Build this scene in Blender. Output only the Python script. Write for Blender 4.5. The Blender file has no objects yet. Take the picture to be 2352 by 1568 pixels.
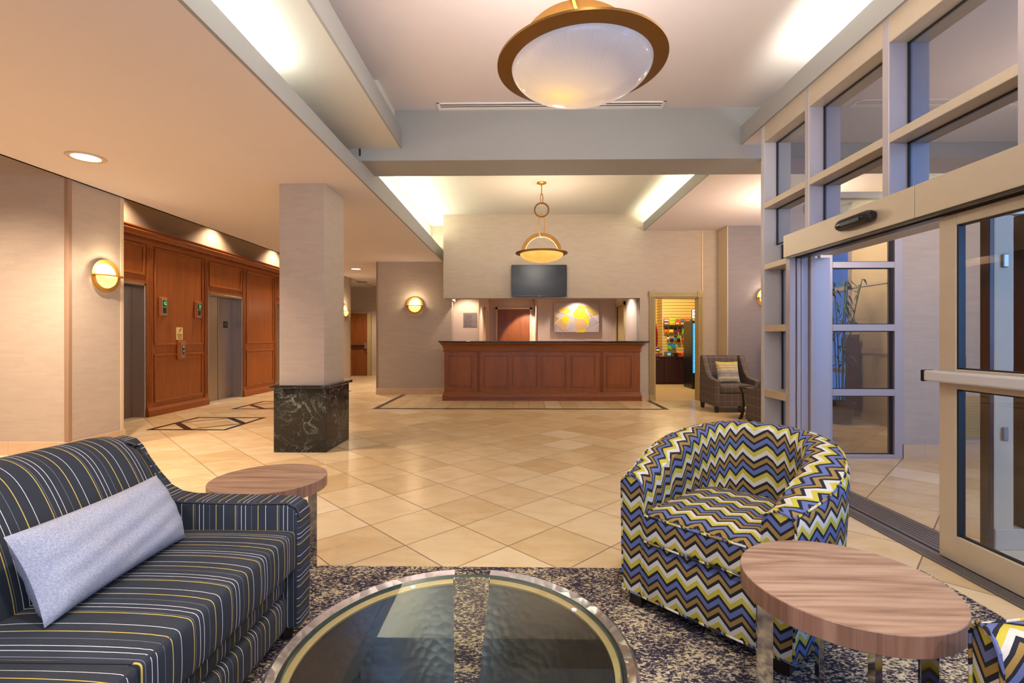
import bpy, bmesh, math, random
from mathutils import Vector, Matrix
random.seed(7)
PI = math.pi
SC = bpy.context.scene
COL = SC.collection

# ------------------------------------------------------------------ camera
cam_d = bpy.data.cameras.new('camera')
cam_d.sensor_width = 36.0
cam_d.lens = 36.0 * 1115.0 / 2352.0
cam_d.shift_y = -8.0 / 2352.0
cam_d.clip_start = 0.02
cam = bpy.data.objects.new('camera', cam_d)
COL.objects.link(cam)
cam.location = (0, 0, 1.2)
cam.rotation_euler = (PI / 2, 0, math.radians(0.95))
SC.camera = cam
# ------------------------------------------------------------------ colour management, dusk sky
SC.view_settings.view_transform = 'Standard'
SC.view_settings.look = 'None'
SC.view_settings.gamma = 1.0
SC.view_settings.use_curve_mapping = False
SC.view_settings.exposure = 1.18
W = bpy.data.worlds.new('dusk_sky'); SC.world = W; W.use_nodes = True
bg = W.node_tree.nodes['Background']
bg.inputs['Color'].default_value = (0.10, 0.27, 0.80, 1); bg.inputs['Strength'].default_value = 0.6

def lamp(name, kind, loc, power, color, size=0.1, size_y=None, rot=(0, 0, 0), spot=None, blend=0.5, glossy=None):
    d = bpy.data.lights.new(name, kind); d.energy = power; d.color = color
    if kind == 'AREA':
        d.shape = 'RECTANGLE'; d.size = size; d.size_y = size_y or size
    elif kind == 'SPOT':
        d.spot_size = spot; d.spot_blend = blend; d.shadow_soft_size = size
    else:
        d.shadow_soft_size = size
    o = bpy.data.objects.new(name, d); COL.objects.link(o); o.location = loc; o.rotation_euler = rot
    return o
WARM = (1.0, 0.76, 0.56); COVE = (0.96, 1.0, 0.88); COVEW = (1.0, 0.95, 0.70); DAY = (0.55, 0.68, 1.0); NEUT = (1.0, 0.93, 0.87)
UP = (PI, 0, 0)
# cove strips (lamps lying in the coves, shining up)
lamp('cove_light', 'AREA', (-1.78, 0.9, 2.99), 40, COVE, 0.10, 4.8, UP)
lamp('cove_light', 'AREA', (-1.78, 7.85, 3.06), 26, COVEW, 0.10, 4.6, UP)
lamp('cove_light', 'AREA', (2.52, 7.4, 3.34), 26, COVEW, 0.10, 3.7, UP)
lamp('cove_light', 'AREA', (2.36, 1.5, 3.25), 44, COVE, 0.10, 4.6, UP)
# daylight assumed from windows out of view; both area lights are added
lamp('assumed_daylight', 'AREA', (0.4, -3.3, 1.7), 36, DAY, 5.0, 2.4, (PI / 2, 0, 0))
lamp('assumed_daylight', 'AREA', (4.5, 0.35, 2.2), 55, (0.20, 0.46, 1.0), 1.6, 2.6, (PI / 2, 0, math.radians(40)))  # added outside the vestibule to tint the mullion sides blue
# recessed downlights; the last in DOWN is an added, unseen fill
DOWN = [(-3.91, 4.31, 2.83, 170), (-3.86, 11.36, 2.83, 110), (-3.91, 0.8, 2.83, 240)]
DOWN_OFF = [(-5.25, 3.4, 3.4, 240), (-5.36, 6.6, 3.4, 75), (-5.36, 8.82, 3.4, 75), (-5.36, 11.0, 3.4, 75),
            (-4.7, 14.2, 2.83, 80)]  # all out of view
for x, y, z, p in DOWN + DOWN_OFF:
    lamp('downlight_or_fill', 'SPOT', (x, y, z - 0.03), p, WARM, 0.06, rot=(0, 0, 0), spot=math.radians(125), blend=0.7)
# unseen fill spots added over the seating for general brightness
for x, y in [(-0.9, -1.2), (1.4, -1.2), (0.3, 0.4)]:
    lamp('downlight_or_fill', 'SPOT', (x, y, 3.46), 105, NEUT, 0.12, spot=math.radians(140), blend=0.8)

# ------------------------------------------------------------------ helpers
WM = {}
def s2l(c):
    def f(v):
        v /= 255.0
        return v / 12.92 if v <= 0.04045 else ((v + 0.055) / 1.055) ** 2.4
    return (f(c[0]), f(c[1]), f(c[2]), 1.0)

class NT:
    def __init__(s, name):
        s.m = bpy.data.materials.new(name); s.m.use_nodes = True
        s.t = s.m.node_tree; s.b = s.t.nodes['Principled BSDF']; s.out = s.t.nodes['Material Output']
    def n(s, typ, **kw):
        nd = s.t.nodes.new(typ)
        for k, v in kw.items():
            if k.startswith('i_'):
                nd.inputs[int(k[2:])].default_value = v
            else:
                setattr(nd, k, v)
        return nd
    def l(s, a, b): s.t.links.new(a, b)
    def math(s, op, a, b=None, c=None):
        nd = s.t.nodes.new('ShaderNodeMath'); nd.operation = op
        for i, v in enumerate((a, b, c)):
            if v is None: continue
            if isinstance(v, (int, float)): nd.inputs[i].default_value = v
            else: s.l(v, nd.inputs[i])
        return nd.outputs[0]
    def mix(s, f, a, b):
        nd = s.t.nodes.new('ShaderNodeMix'); nd.data_type = 'RGBA'
        for i, v in ((0, f), (6, a), (7, b)):
            if isinstance(v, (int, float, tuple)): nd.inputs[i].default_value = v
            else: s.l(v, nd.inputs[i])
        return nd.outputs[2]
    def ramp(s, fac, stops, const=False):
        nd = s.t.nodes.new('ShaderNodeValToRGB'); cr = nd.color_ramp
        cr.interpolation = 'CONSTANT' if const else 'LINEAR'
        while len(cr.elements) < len(stops): cr.elements.new(0.5)
        for e, (p, c) in zip(cr.elements, stops): e.position = p; e.color = c
        s.l(fac, nd.inputs[0]); return nd.outputs[0]
    def noise(s, vec, scale, detail=3, rough=0.5, dist=0.0):
        nd = s.n('ShaderNodeTexNoise'); nd.inputs['Scale'].default_value = scale
        nd.inputs['Detail'].default_value = detail; nd.inputs['Roughness'].default_value = rough
        nd.inputs['Distortion'].default_value = dist
        s.l(vec, nd.inputs['Vector']); return nd.outputs['Fac']
    def mapping(s, vec, scale=(1, 1, 1), rot=(0, 0, 0), loc=(0, 0, 0)):
        nd = s.n('ShaderNodeMapping'); nd.inputs['Scale'].default_value = scale
        nd.inputs['Rotation'].default_value = rot; nd.inputs['Location'].default_value = loc
        s.l(vec, nd.inputs['Vector']); return nd.outputs[0]
    def pos(s): return s.n('ShaderNodeNewGeometry').outputs['Position']
    def obj(s): return s.n('ShaderNodeTexCoord').outputs['Object']
    def uv(s): return s.n('ShaderNodeTexCoord').outputs['UV']
    def xyz(s, v):
        nd = s.n('ShaderNodeSeparateXYZ'); s.l(v, nd.inputs[0]); return nd.outputs
    def col(s, c):
        if isinstance(c, tuple): s.b.inputs['Base Color'].default_value = c
        else: s.l(c, s.b.inputs['Base Color'])
        return s
    def set(s, rough=None, metal=None, spec=None, coat=None):
        if rough is not None:
            if isinstance(rough, (int, float)): s.b.inputs['Roughness'].default_value = rough
            else: s.l(rough, s.b.inputs['Roughness'])
        if metal is not None: s.b.inputs['Metallic'].default_value = metal
        if spec is not None: s.b.inputs['Specular IOR Level'].default_value = spec
        if coat is not None: s.b.inputs['Coat Weight'].default_value = coat; s.b.inputs['Coat Roughness'].default_value = 0.3
        return s
    def bump(s, h, strength=0.3, dist=0.01):
        nd = s.n('ShaderNodeBump'); nd.inputs['Strength'].default_value = strength; nd.inputs['Distance'].default_value = dist
        s.l(h, nd.inputs['Height']); s.l(nd.outputs[0], s.b.inputs['Normal']); return s
    def emit(s, c, k):
        if isinstance(c, tuple): s.b.inputs['Emission Color'].default_value = c
        else: s.l(c, s.b.inputs['Emission Color'])
        if isinstance(k, (int, float)): s.b.inputs['Emission Strength'].default_value = k
        else: s.l(k, s.b.inputs['Emission Strength'])
        return s

M = {}
def simple(name, rgb, rough=0.5, metal=0.0, spec=None, var=0.06, scale=14, bump=0.0):
    t = NT(name); c = s2l(rgb)
    f = t.noise(t.obj(), scale, 3)
    k = 1 - var; k2 = 1 + var
    t.col(t.mix(f, tuple(min(1, v * k) for v in c[:3]) + (1,), tuple(min(1, v * k2) for v in c[:3]) + (1,)))
    t.set(rough, metal, spec)
    if bump: t.bump(f, bump, 0.004)
    M[name] = t.m; return t

# ------------------------------------------------------------------ materials
simple('ceiling_paint', (212, 203, 202), 0.9, var=0.015, scale=3)
simple('soffit_paint', (196, 194, 186), 0.85, var=0.015, scale=3)
simple('beam_paint', (150, 149, 146), 0.85, var=0.015, scale=3)
def wallpaper(name, rgb, amp=0.055):
    t = NT(name); p = t.pos(); c = s2l(rgb)
    st = t.noise(t.mapping(p, (5, 5, 110)), 1.0, 4, 0.6)
    bx = t.xyz(p); bc = t.n('ShaderNodeCombineXYZ')
    row = t.math('FLOOR', t.math('MULTIPLY', bx[2], 26.0))
    t.l(t.math('FLOOR', t.math('ADD', t.math('MULTIPLY', t.math('ADD', bx[0], bx[1]), 6.5), t.math('MULTIPLY', row, 0.37))), bc.inputs[0]); t.l(row, bc.inputs[1])
    wn = t.n('ShaderNodeTexWhiteNoise'); t.l(bc.outputs[0], wn.inputs[0]); blk = wn.outputs['Value']
    f = t.math('MULTIPLY_ADD', st, 0.75, t.math('MULTIPLY_ADD', blk, 0.22, 0.02))
    t.col(t.ramp(f, [(0.3, tuple(v * (1 - amp) for v in c[:3]) + (1,)), (0.7, tuple(v * (1 + amp) for v in c[:3]) + (1,))]))
    t.set(0.75, spec=0.3).bump(st, 0.05, 0.002); M[name] = t.m
wallpaper('wallpaper', (178, 165, 150))
wallpaper('wallpaper_dark', (146, 132, 112), 0.05)
wallpaper('wallpaper_blue', (132, 126, 130), 0.06)

def stone_tiles(name, diag=True):
    t = NT(name); p = t.pos()
    if diag:
        q = t.mapping(p, (1, 1, 1), (0, 0, math.radians(45)))
        # lattice vertex at (-0.07, 3.394): rotate it the same way
        c45 = math.sqrt(0.5); vx = (-0.07 - 3.394) * c45; vy = (-0.07 + 3.394) * c45
        s = 0.42
        x, y, _ = t.xyz(q)
        u = t.math('DIVIDE', t.math('SUBTRACT', x, vx), s); v = t.math('DIVIDE', t.math('SUBTRACT', y, vy), s)
        gw = 0.0080
    else:
        x, y, _ = t.xyz(p)
        u = t.math('DIVIDE', t.math('ADD', x, 0.123), 0.283); v = t.math('DIVIDE', y, 2.6)
        gw = 0.018
    fu = t.math('FRACT', u); fv = t.math('FRACT', v)
    eu = t.math('MINIMUM', fu, t.math('SUBTRACT', 1.0, fu)); ev = t.math('MINIMUM', fv, t.math('SUBTRACT', 1.0, fv))
    e = t.math('MINIMUM', eu, ev if diag else t.math('MULTIPLY', ev, 9.0))
    grout = t.math('LESS_THAN', e, gw)
    cell = t.n('ShaderNodeCombineXYZ'); t.l(t.math('FLOOR', u), cell.inputs[0]); t.l(t.math('FLOOR', v), cell.inputs[1])
    wn = t.n('ShaderNodeTexWhiteNoise'); wn.noise_dimensions = '3D'; t.l(cell.outputs[0], wn.inputs[0])
    r = wn.outputs['Value']
    # every tile has its own cloudy veining
    off = t.n('ShaderNodeVectorMath', operation='MULTIPLY_ADD'); t.l(cell.outputs[0], off.inputs[0])
    off.inputs[1].default_value = (7.3, 3.1, 0); t.l(p, off.inputs[2])
    cl = t.noise(t.mapping(off.outputs[0], (3.5, 7, 3)), 1.0, 5, 0.6, 0.6)
    base = t.ramp(r, [(0.0, s2l((190, 162, 118))), (0.4, s2l((206, 182, 142))), (0.9, s2l((214, 194, 158))), (0.96, s2l((226, 212, 184))), (1.0, s2l((228, 214, 188)))])
    veil = t.ramp(cl, [(0.25, s2l((194, 160, 108))), (0.55, s2l((212, 190, 152))), (0.8, s2l((222, 207, 178)))])
    c = t.mix(0.38, base, veil)
    vein = t.noise(t.mapping(off.outputs[0], (6, 6, 6)), 1.0, 6, 0.7, 2.0)
    vm = t.math('LESS_THAN', t.math('ABSOLUTE', t.math('SUBTRACT', vein, 0.36)), 0.004)
    c = t.mix(t.math('MULTIPLY', vm, 0.45), c, s2l((150, 112, 76)))
    c = t.mix(t.math('MULTIPLY', grout, 0.85), c, s2l((84, 66, 52)))
    t.col(c)
    t.set(t.math('MULTIPLY_ADD', cl, 0.10, t.math('MULTIPLY_ADD', grout, 0.4, 0.2)), spec=0.5)
    M[name] = t.m
stone_tiles('floor_tile'); stone_tiles('floor_tile_straight', False)
def stone_plain(name, rgb, cell=0.62):
    t = NT(name); p = t.pos(); c = s2l(rgb)
    x, y, z = t.xyz(p)
    f = t.math('FRACT', t.math('DIVIDE', t.math('ADD', t.math('ADD', x, y), 20.2), cell))
    g = t.math('LESS_THAN', f, 0.006)
    n = t.noise(t.mapping(p, (4, 4, 12)), 1.0, 4, 0.6, 0.5)
    t.col(t.mix(t.math('MULTIPLY', g, 0.5), t.ramp(n, [(0.3, tuple(v * .86 for v in c[:3]) + (1,)), (0.7, c)]), s2l((110, 85, 60))))
    t.set(0.3); M[name] = t.m
stone_plain('stone_base', (208, 180, 146))
def marble(name, dark=(18, 19, 22), vein=(150, 168, 156), sc=3.0, amt=1.0):
    t = NT(name); p = t.pos()
    q = t.mapping(p, (1, 1, 1.2), (0.3, 0.5, 0.2))
    n1 = t.noise(q, sc, 8, 0.62, 1.2); n2 = t.noise(q, sc * 2.3, 8, 0.6, 0.8)
    big = t.noise(q, sc * 0.8, 2)
    v1 = t.ramp(t.math('ABSOLUTE', t.math('SUBTRACT', n1, 0.5)), [(0.0, (1, 1, 1, 1)), (0.006, (0.25, 0.25, 0.25, 1)), (0.022, (0, 0, 0, 1))])
    v2 = t.ramp(t.math('ABSOLUTE', t.math('SUBTRACT', n2, 0.47)), [(0.0, (0.6, 0.6, 0.6, 1)), (0.004, (0.12, 0.12, 0.12, 1)), (0.014, (0, 0, 0, 1))])
    m = t.math('MULTIPLY', t.math('MAXIMUM', v1, v2), t.math('MULTIPLY', t.ramp(big, [(0.38, (0, 0, 0, 1)), (0.6, (1, 1, 1, 1))]), amt))
    base = t.mix(t.noise(q, 2.0, 3), s2l(dark), s2l(tuple(v + 14 for v in dark)))
    t.col(t.mix(m, base, s2l(vein))).set(0.12, spec=0.5); M[name] = t.m
marble('black_marble'); marble('black_granite', (20, 28, 22), (70, 100, 76), 14, 0.9)
simple('inlay_black', (26, 25, 28), 0.2)

def wood(name, dark, light, rough=0.35, axis='Z', scale=1.0, coat=0.06, ringy=0.0):
    t = NT(name); o = t.obj()
    sc = {'Z': (9, 9, 0.9), 'X': (0.9, 9, 9), 'Y': (9, 0.9, 9)}[axis]
    q = t.mapping(o, tuple(v * scale for v in sc))
    n = t.noise(q, 1.0, 5, 0.6, 0.8 + ringy)
    fine = t.noise(t.mapping(o, tuple(v * scale * 9 for v in sc)), 1.0, 3, 0.6)
    f = t.math('MULTIPLY_ADD', fine, 0.35, t.math('MULTIPLY', n, 0.65))
    t.col(t.ramp(f, [(0.3, s2l(dark)), (0.7, s2l(light))])).set(rough, coat=coat).bump(fine, 0.05, 0.001)
    M[name] = t.m
wood('cherry_wood', (124, 66, 18), (164, 90, 28), 0.4)
wood('cherry_wood_long', (120, 62, 18), (152, 80, 26), 0.38, 'Y')
wood('counter_wood', (112, 58, 6), (144, 78, 12), 0.42)
wood('counter_wood_long', (108, 55, 6), (138, 74, 12), 0.4, 'X')
wood('oak_door', (98, 52, 16), (144, 80, 30), 0.4, 'Z', 1.6)
def veneer(name, axis_top):
    t = NT(name); o = t.obj()
    q = t.mapping(o, (2.2, 46, 3) if axis_top else (40, 40, 1.2), (0, 0, math.radians(14) if axis_top else 0))
    n = t.noise(q, 1.0, 4, 0.6, 0.35)
    w = t.noise(t.mapping(o, (0.7, 8.0, 1.6), (0, 0, math.radians(14))), 1.0, 1.0, 0.3, 0.1)
    rings = t.math('PINGPONG', t.math('MULTIPLY', w, 20.0), 1.0)
    f = t.math('MULTIPLY_ADD', rings, 0.20 if axis_top else 0.0, t.math('MULTIPLY', n, 0.7 if axis_top else 1.0))
    f2 = t.noise(t.mapping(o, (12, 300, 30) if axis_top else (260, 260, 4), (0, 0, math.radians(14) if axis_top else 0)), 1.0, 2)
    f = t.math('MULTIPLY_ADD', f2, 0.15, f)
    t.col(t.ramp(f, [(0.25, s2l((100, 72, 56))), (0.45, s2l((142, 110, 88))), (0.60, s2l((160, 130, 108))), (0.85, s2l((182, 154, 132)))] if axis_top
                 else [(0.3, s2l((96, 66, 50))), (0.6, s2l((138, 100, 80))), (0.85, s2l((164, 126, 104)))]))
    t.set(0.42); M[name] = t.m
veneer('walnut_top', True); veneer('walnut_edge', False)

simple('chrome', (205, 200, 196), 0.08, 1.0, var=0.02)
simple('stainless', (172, 160, 148), 0.36, 1.0, var=0.05, scale=2)
simple('aluminium', (196, 182, 160), 0.42, 0.35, var=0.03)
simple('aluminium_grey', (176, 168, 170), 0.45, 0.25, var=0.02)
simple('frame_white', (190, 186, 184), 0.5, 0.0, var=0.02)
simple('track_metal', (112, 106, 106), 0.5, 0.5, var=0.15, scale=30)
simple('black_rubber', (18, 17, 18), 0.5)
simple('dark_bronze', (44, 36, 34), 0.3, 0.3)
simple('brass', (186, 136, 62), 0.36, 0.6, var=0.08, scale=6)
simple('antique_brass', (140, 100, 48), 0.38, 0.75, var=0.10, scale=5)
simple('screen_black', (16, 16, 18), 0.34, 0.0, var=0.02)
simple('plastic_black', (22, 22, 24), 0.25)
simple('dark_wood_leg', (34, 22, 18), 0.35)
simple('olive_trim', (168, 148, 100), 0.45, var=0.04)
simple('cream_trim', (196, 176, 146), 0.5, var=0.03)
simple('trim_or_lit_side', (206, 186, 156), 0.5, var=0.02)
simple('guard_brown', (150, 122, 98), 0.5, var=0.02)
simple('office_wall', (206, 186, 172), 0.7, var=0.03)
simple('ivory_plate', (232, 206, 140), 0.4, var=0.02)
simple('plate_black', (20, 19, 20), 0.4)
simple('lettering_grey', (122, 116, 104), 0.5)
simple('lettering_dark', (70, 56, 50), 0.5)
simple('plaque_metal', (150, 134, 124), 0.4, 0.5, var=0.05)
simple('white_plastic', (236, 232, 228), 0.4, var=0.01)
simple('vent_slot', (26, 24, 28), 0.7)
simple('shop_carpet', (176, 150, 112), 0.95, var=0.2, scale=60)
simple('cabinet_dark', (52, 26, 28), 0.4, var=0.1)
simple('leaf_green', (52, 92, 40), 0.5, var=0.3, scale=5)
simple('pot_clay', (92, 70, 54), 0.6)
simple('soil', (50, 38, 28), 0.9)
simple('curtain_red', (112, 50, 38), 0.8, var=0.15, scale=8)
simple('cloth_red', (150, 24, 26), 0.85, var=0.15, scale=8)
simple('cream_wall', (206, 186, 140), 0.7, var=0.03)
for nm, c in dict(pink=(224, 50, 100), yellow=(232, 196, 30), green=(110, 180, 40), red=(206, 50, 34), orange=(240, 110, 30), blue=(36, 130, 190),
                  navy=(36, 38, 96), black=(24, 22, 26), white=(226, 220, 206), plum=(96, 30, 80), grey=(110, 106, 98), tan=(190, 140, 80), maroon=(110, 36, 30)).items():
    simple('pack_' + nm, c, 0.35, var=0.12, scale=40)
for nm, c in dict(canvas=(196, 180, 178), yellow=(236, 204, 10), gold=(224, 180, 60), sand=(212, 172, 120), olive=(176, 150, 80), line=(228, 214, 206), grey=(176, 162, 168)).items():
    simple('paint_' + nm, c, 0.7, var=0.05, scale=8)

def emissive(name, rgb, k):
    t = NT(name); c = s2l(rgb); n = t.noise(t.obj(), 9, 2)
    t.col(c).set(0.4); t.emit(t.mix(n, c, tuple(min(1, v * 1.1) for v in c[:3]) + (1,)), k); M[name] = t.m
emissive('lamp_white', (255, 246, 236), 2.2)
emissive('led_blue', (120, 170, 255), 2.2); emissive('cooler_glow', (30, 130, 190), 0.8)
emissive('sign_white', (235, 235, 245), 1.0); emissive('sign_red', (220, 40, 30), 0.8); emissive('sign_yellow', (240, 200, 20), 0.8); emissive('sign_blue', (20, 70, 210), 0.8)
emissive('led_green', (20, 235, 90), 1.1)
def sconce_glass(name, lo, hi, k):
    t = NT(name); g = t.n('ShaderNodeTexCoord').outputs['Object']
    n = t.noise(g, 16, 3)
    t.col(s2l(hi)).set(0.25); t.emit(t.ramp(n, [(0.3, s2l(lo)), (0.7, s2l(hi))]), k); M[name] = t.m
sconce_glass('sconce_glass', (246, 190, 92), (255, 226, 150), 0.62)
sconce_glass('sconce_glass_up', (236, 200, 120), (250, 226, 168), 0.5)
def alabaster(name, k):
    # lit from inside by the bulb near the bottom: the glow belongs to the lamp
    t = NT(name); o = t.obj()
    g = t.n('ShaderNodeTexGradient')
    x, y, z = t.xyz(o)
    ang = t.math('ARCTAN2', y, x)
    cmb = t.n('ShaderNodeCombineXYZ'); t.l(t.math('MULTIPLY', ang, 14.0), cmb.inputs[0]); t.l(t.math('MULTIPLY', z, 6.0), cmb.inputs[1])
    st = t.noise(cmb.outputs[0], 1.6, 4, 0.6, 0.4)
    # distance from the bulb
    d = t.n('ShaderNodeVectorMath', operation='DISTANCE'); t.l(o, d.inputs[0]); d.inputs[1].default_value = (-0.10, 0.04, -0.13)
    warm = t.ramp(d.outputs['Value'], [(0.03, (1, 1, 1, 1)), (0.14, (0.55, 0.55, 0.55, 1)), (0.36, (0, 0, 0, 1))])
    c = t.mix(warm, s2l((206, 196, 200)), s2l((255, 206, 128)))
    t.col(t.mix(st, s2l((214, 204, 200)), s2l((186, 170, 160)))).set(0.12)
    t.emit(c, t.math('MULTIPLY_ADD', warm, 0.32 * k, t.math('MULTIPLY_ADD', st, 0.10 * k, 0.08 * k))); M[name] = t.m
alabaster('alabaster', 1.0); alabaster('alabaster_warm', 1.0)
t = NT('alabaster_far'); n = t.noise(t.obj(), 7, 3)
t.col(s2l((214, 176, 104))).set(0.25); t.emit(t.ramp(n, [(0.3, s2l((214, 160, 70))), (0.7, s2l((230, 184, 96)))]), 0.45); M['alabaster_far'] = t.m

def glass(name, tint, refl, rough=0.0):
    t = NT(name); t.t.nodes.remove(t.b)
    tr = t.n('ShaderNodeBsdfTransparent'); tr.inputs[0].default_value = tint
    gl = t.n('ShaderNodeBsdfGlossy'); gl.inputs['Roughness'].default_value = rough; gl.inputs[0].default_value = (1, 1, 1, 1)
    fr = t.n('ShaderNodeFresnel'); fr.inputs[0].default_value = 1.5
    bf = t.n('ShaderNodeNewGeometry').outputs['Backfacing']
    f = t.math('MULTIPLY', t.math('MINIMUM', t.math('MULTIPLY_ADD', fr.outputs[0], 1.0, refl), 1.0), t.math('SUBTRACT', 1.0, bf))
    mx = t.n('ShaderNodeMixShader'); t.l(f, mx.inputs[0]); t.l(tr.outputs[0], mx.inputs[1]); t.l(gl.outputs[0], mx.inputs[2])
    t.l(mx.outputs[0], t.out.inputs[0]); M[name] = t.m
glass('window_glass', (0.66, 0.67, 0.69, 1), 0.14)
glass('door_glass', (0.92, 0.93, 0.93, 1), 0.03)
glass('table_glass', (0.93, 0.965, 0.955, 1), 0.015)
simple('glass_edge', (20, 70, 62), 0.1, var=0.05)

def hammered(name, rgb, rough, b=0.5, sc=26):
    t = NT(name); o = t.obj()
    v = t.n('ShaderNodeTexVoronoi'); v.inputs['Scale'].default_value = sc; t.l(t.mapping(o, (1, 1, 1.4)), v.inputs['Vector'])
    n = t.noise(o, 7, 4)
    c = s2l(rgb)
    t.col(t.mix(n, tuple(x * 0.7 for x in c[:3]) + (1,), c)).set(rough, 1.0)
    h = t.math('MULTIPLY_ADD', n, 0.6, v.outputs['Distance'])
    t.bump(h, b, 0.006); M[name] = t.m
hammered('hammered_nickel', (206, 202, 204), 0.22)
hammered('hammered_dark', (78, 82, 84), 0.38, 0.22, 40)
hammered('hammered_copper', (190, 140, 90), 0.2, 0.6, 30)
simple('brass_lip', (208, 184, 130), 0.3, 0.7)

CH = [(0.0, (180, 166, 62)), (0.17, (192, 188, 180)), (0.34, (34, 34, 42)), (0.46, (144, 116, 62)), (0.62, (34, 34, 42)), (0.71, (92, 102, 148)), (0.89, (34, 34, 42))]
def chevron(name, lam=0.088, amp=0.042, per=0.126):
    t = NT(name); u, v, _ = t.xyz(t.uv())
    tri = t.math('MULTIPLY', t.math('PINGPONG', u, lam / 2), 2 * amp / lam)
    f = t.math('FRACT', t.math('DIVIDE', t.math('ADD', t.math('ADD', v, tri), 10.0), per))
    c = t.ramp(f, [(p, s2l(q)) for p, q in CH], True)
    w = t.noise(t.mapping(t.uv(), (420, 420, 1)), 1.0, 2)
    k = t.ramp(w, [(0.2, (0.82, 0.82, 0.82, 1)), (0.8, (1.1, 1.1, 1.1, 1))])
    mm = t.n('ShaderNodeMix', data_type='RGBA', blend_type='MULTIPLY'); mm.inputs[0].default_value = 1.0
    t.l(c, mm.inputs[6]); t.l(k, mm.inputs[7])
    t.col(mm.outputs[2]).set(0.8, spec=0.2).bump(w, 0.15, 0.001); M[name] = t.m
chevron('chevron_fabric')
def stripes(name):
    t = NT(name); u, v, _ = t.xyz(t.uv())
    f = t.math('FRACT', t.math('DIVIDE', t.math('ADD', u, 10.0), 0.165))
    D = (50, 54, 62); Yl = (206, 178, 84); Wt = (216, 214, 214); G = (128, 128, 136)
    L = [(0.0, Yl, .015), (.040, G, .008), (.145, Wt, .012), (.245, Wt, .012), (.39, G, .008), (.54, Yl, .016), (.72, Wt, .013)]
    st = []
    for p, c, w in L: st += [(p, s2l(c)), (p + w, s2l(D))]
    c = t.ramp(f, st, True)
    w = t.noise(t.mapping(t.uv(), (600, 240, 1)), 1.0, 2)
    k = t.ramp(w, [(0.2, (0.85, 0.85, 0.85, 1)), (0.8, (1.1, 1.1, 1.1, 1))])
    mm = t.n('ShaderNodeMix', data_type='RGBA', blend_type='MULTIPLY'); mm.inputs[0].default_value = 1.0
    t.l(c, mm.inputs[6]); t.l(k, mm.inputs[7])
    t.col(mm.outputs[2]).set(0.75, spec=0.2).bump(w, 0.1, 0.001); M[name] = t.m
stripes('striped_fabric')
simple('welt_dark', (40, 43, 52), 0.7)
def plaid(name, base):
    t = NT(name); u, v, _ = t.xyz(t.uv()); c = s2l(base)
    n = t.noise(t.mapping(t.uv(), (160, 160, 1)), 1.0, 2)
    b = t.ramp(n, [(0.3, tuple(x * 0.8 for x in c[:3]) + (1,)), (0.7, tuple(x * 1.2 for x in c[:3]) + (1,))])
    lu = t.math('LESS_THAN', t.math('FRACT', t.math('DIVIDE', t.math('ADD', u, 5.03), 0.105)), 0.05)
    lv = t.math('LESS_THAN', t.math('FRACT', t.math('DIVIDE', t.math('ADD', v, 5.0), 0.115)), 0.05)
    t.col(t.mix(t.math('MULTIPLY', t.math('MAXIMUM', lu, lv), 0.55), b, s2l((168, 142, 96)))).set(0.85, spec=0.2); M[name] = t.m
plaid('plaid_fabric', (92, 84, 84))
def knit():
    t = NT('knit_fabric'); u, v, _ = t.xyz(t.uv())
    f = t.math('FRACT', t.math('MULTIPLY', v, 7.0))
    z = t.math('LESS_THAN', t.math('ABSOLUTE', t.math('SUBTRACT', t.math('FRACT', t.math('ADD', t.math('MULTIPLY', v, 21.0), t.math('MULTIPLY', t.math('PINGPONG', u, 0.015), 30.0))), 0.5)), 0.16)
    band = t.ramp(t.math('FRACT', t.math('MULTIPLY', v, 2.6)), [(0.0, s2l((196, 186, 150))), (0.33, s2l((202, 190, 90))), (0.5, s2l((196, 190, 176))), (0.8, s2l((150, 150, 156)))], True)
    t.col(t.mix(t.math('MULTIPLY', z, 0.6), band, s2l((92, 88, 84)))).set(0.9, spec=0.1); M['knit_fabric'] = t.m
knit()
def woven():
    t = NT('pillow_fabric'); n = t.noise(t.mapping(t.obj(), (140, 260, 260)), 1.0, 3); b = t.noise(t.obj(), 10, 3)
    t.col(t.ramp(n, [(0.3, s2l((142, 145, 160))), (0.7, s2l((172, 174, 186)))])).set(0.9, spec=0.15).bump(t.math('MULTIPLY_ADD', n, 0.4, b), 0.35, 0.006); M['pillow_fabric'] = t.m
woven()
def carpet():
    t = NT('rug_pile'); p = t.pos()
    n = t.noise(t.mapping(p, (70, 120, 70)), 1.0, 3, 0.7, 0.3)
    b = t.noise(t.mapping(p, (5, 7, 5)), 1.0, 3, 0.6)
    s = t.math('MULTIPLY_ADD', t.math('SUBTRACT', b, 0.5), 0.30, n)
    c = t.ramp(s, [(0.0, s2l((34, 30, 44))), (0.47, s2l((50, 44, 60))), (0.52, s2l((104, 94, 92))), (0.575, s2l((184, 168, 134))), (0.7, s2l((206, 190, 154)))])
    t.col(c).set(0.95, spec=0.1).bump(n, 0.6, 0.006); M['rug_pile'] = t.m
carpet()
def slat():
    t = NT('slatwall'); x, y, z = t.xyz(t.pos())
    f = t.math('FRACT', t.math('DIVIDE', z, 0.0795)); g = t.math('LESS_THAN', f, 0.13)
    t.col(t.mix(g, s2l((222, 190, 112)), s2l((96, 66, 36)))).set(0.6); M['slatwall'] = t.m
slat()

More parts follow.
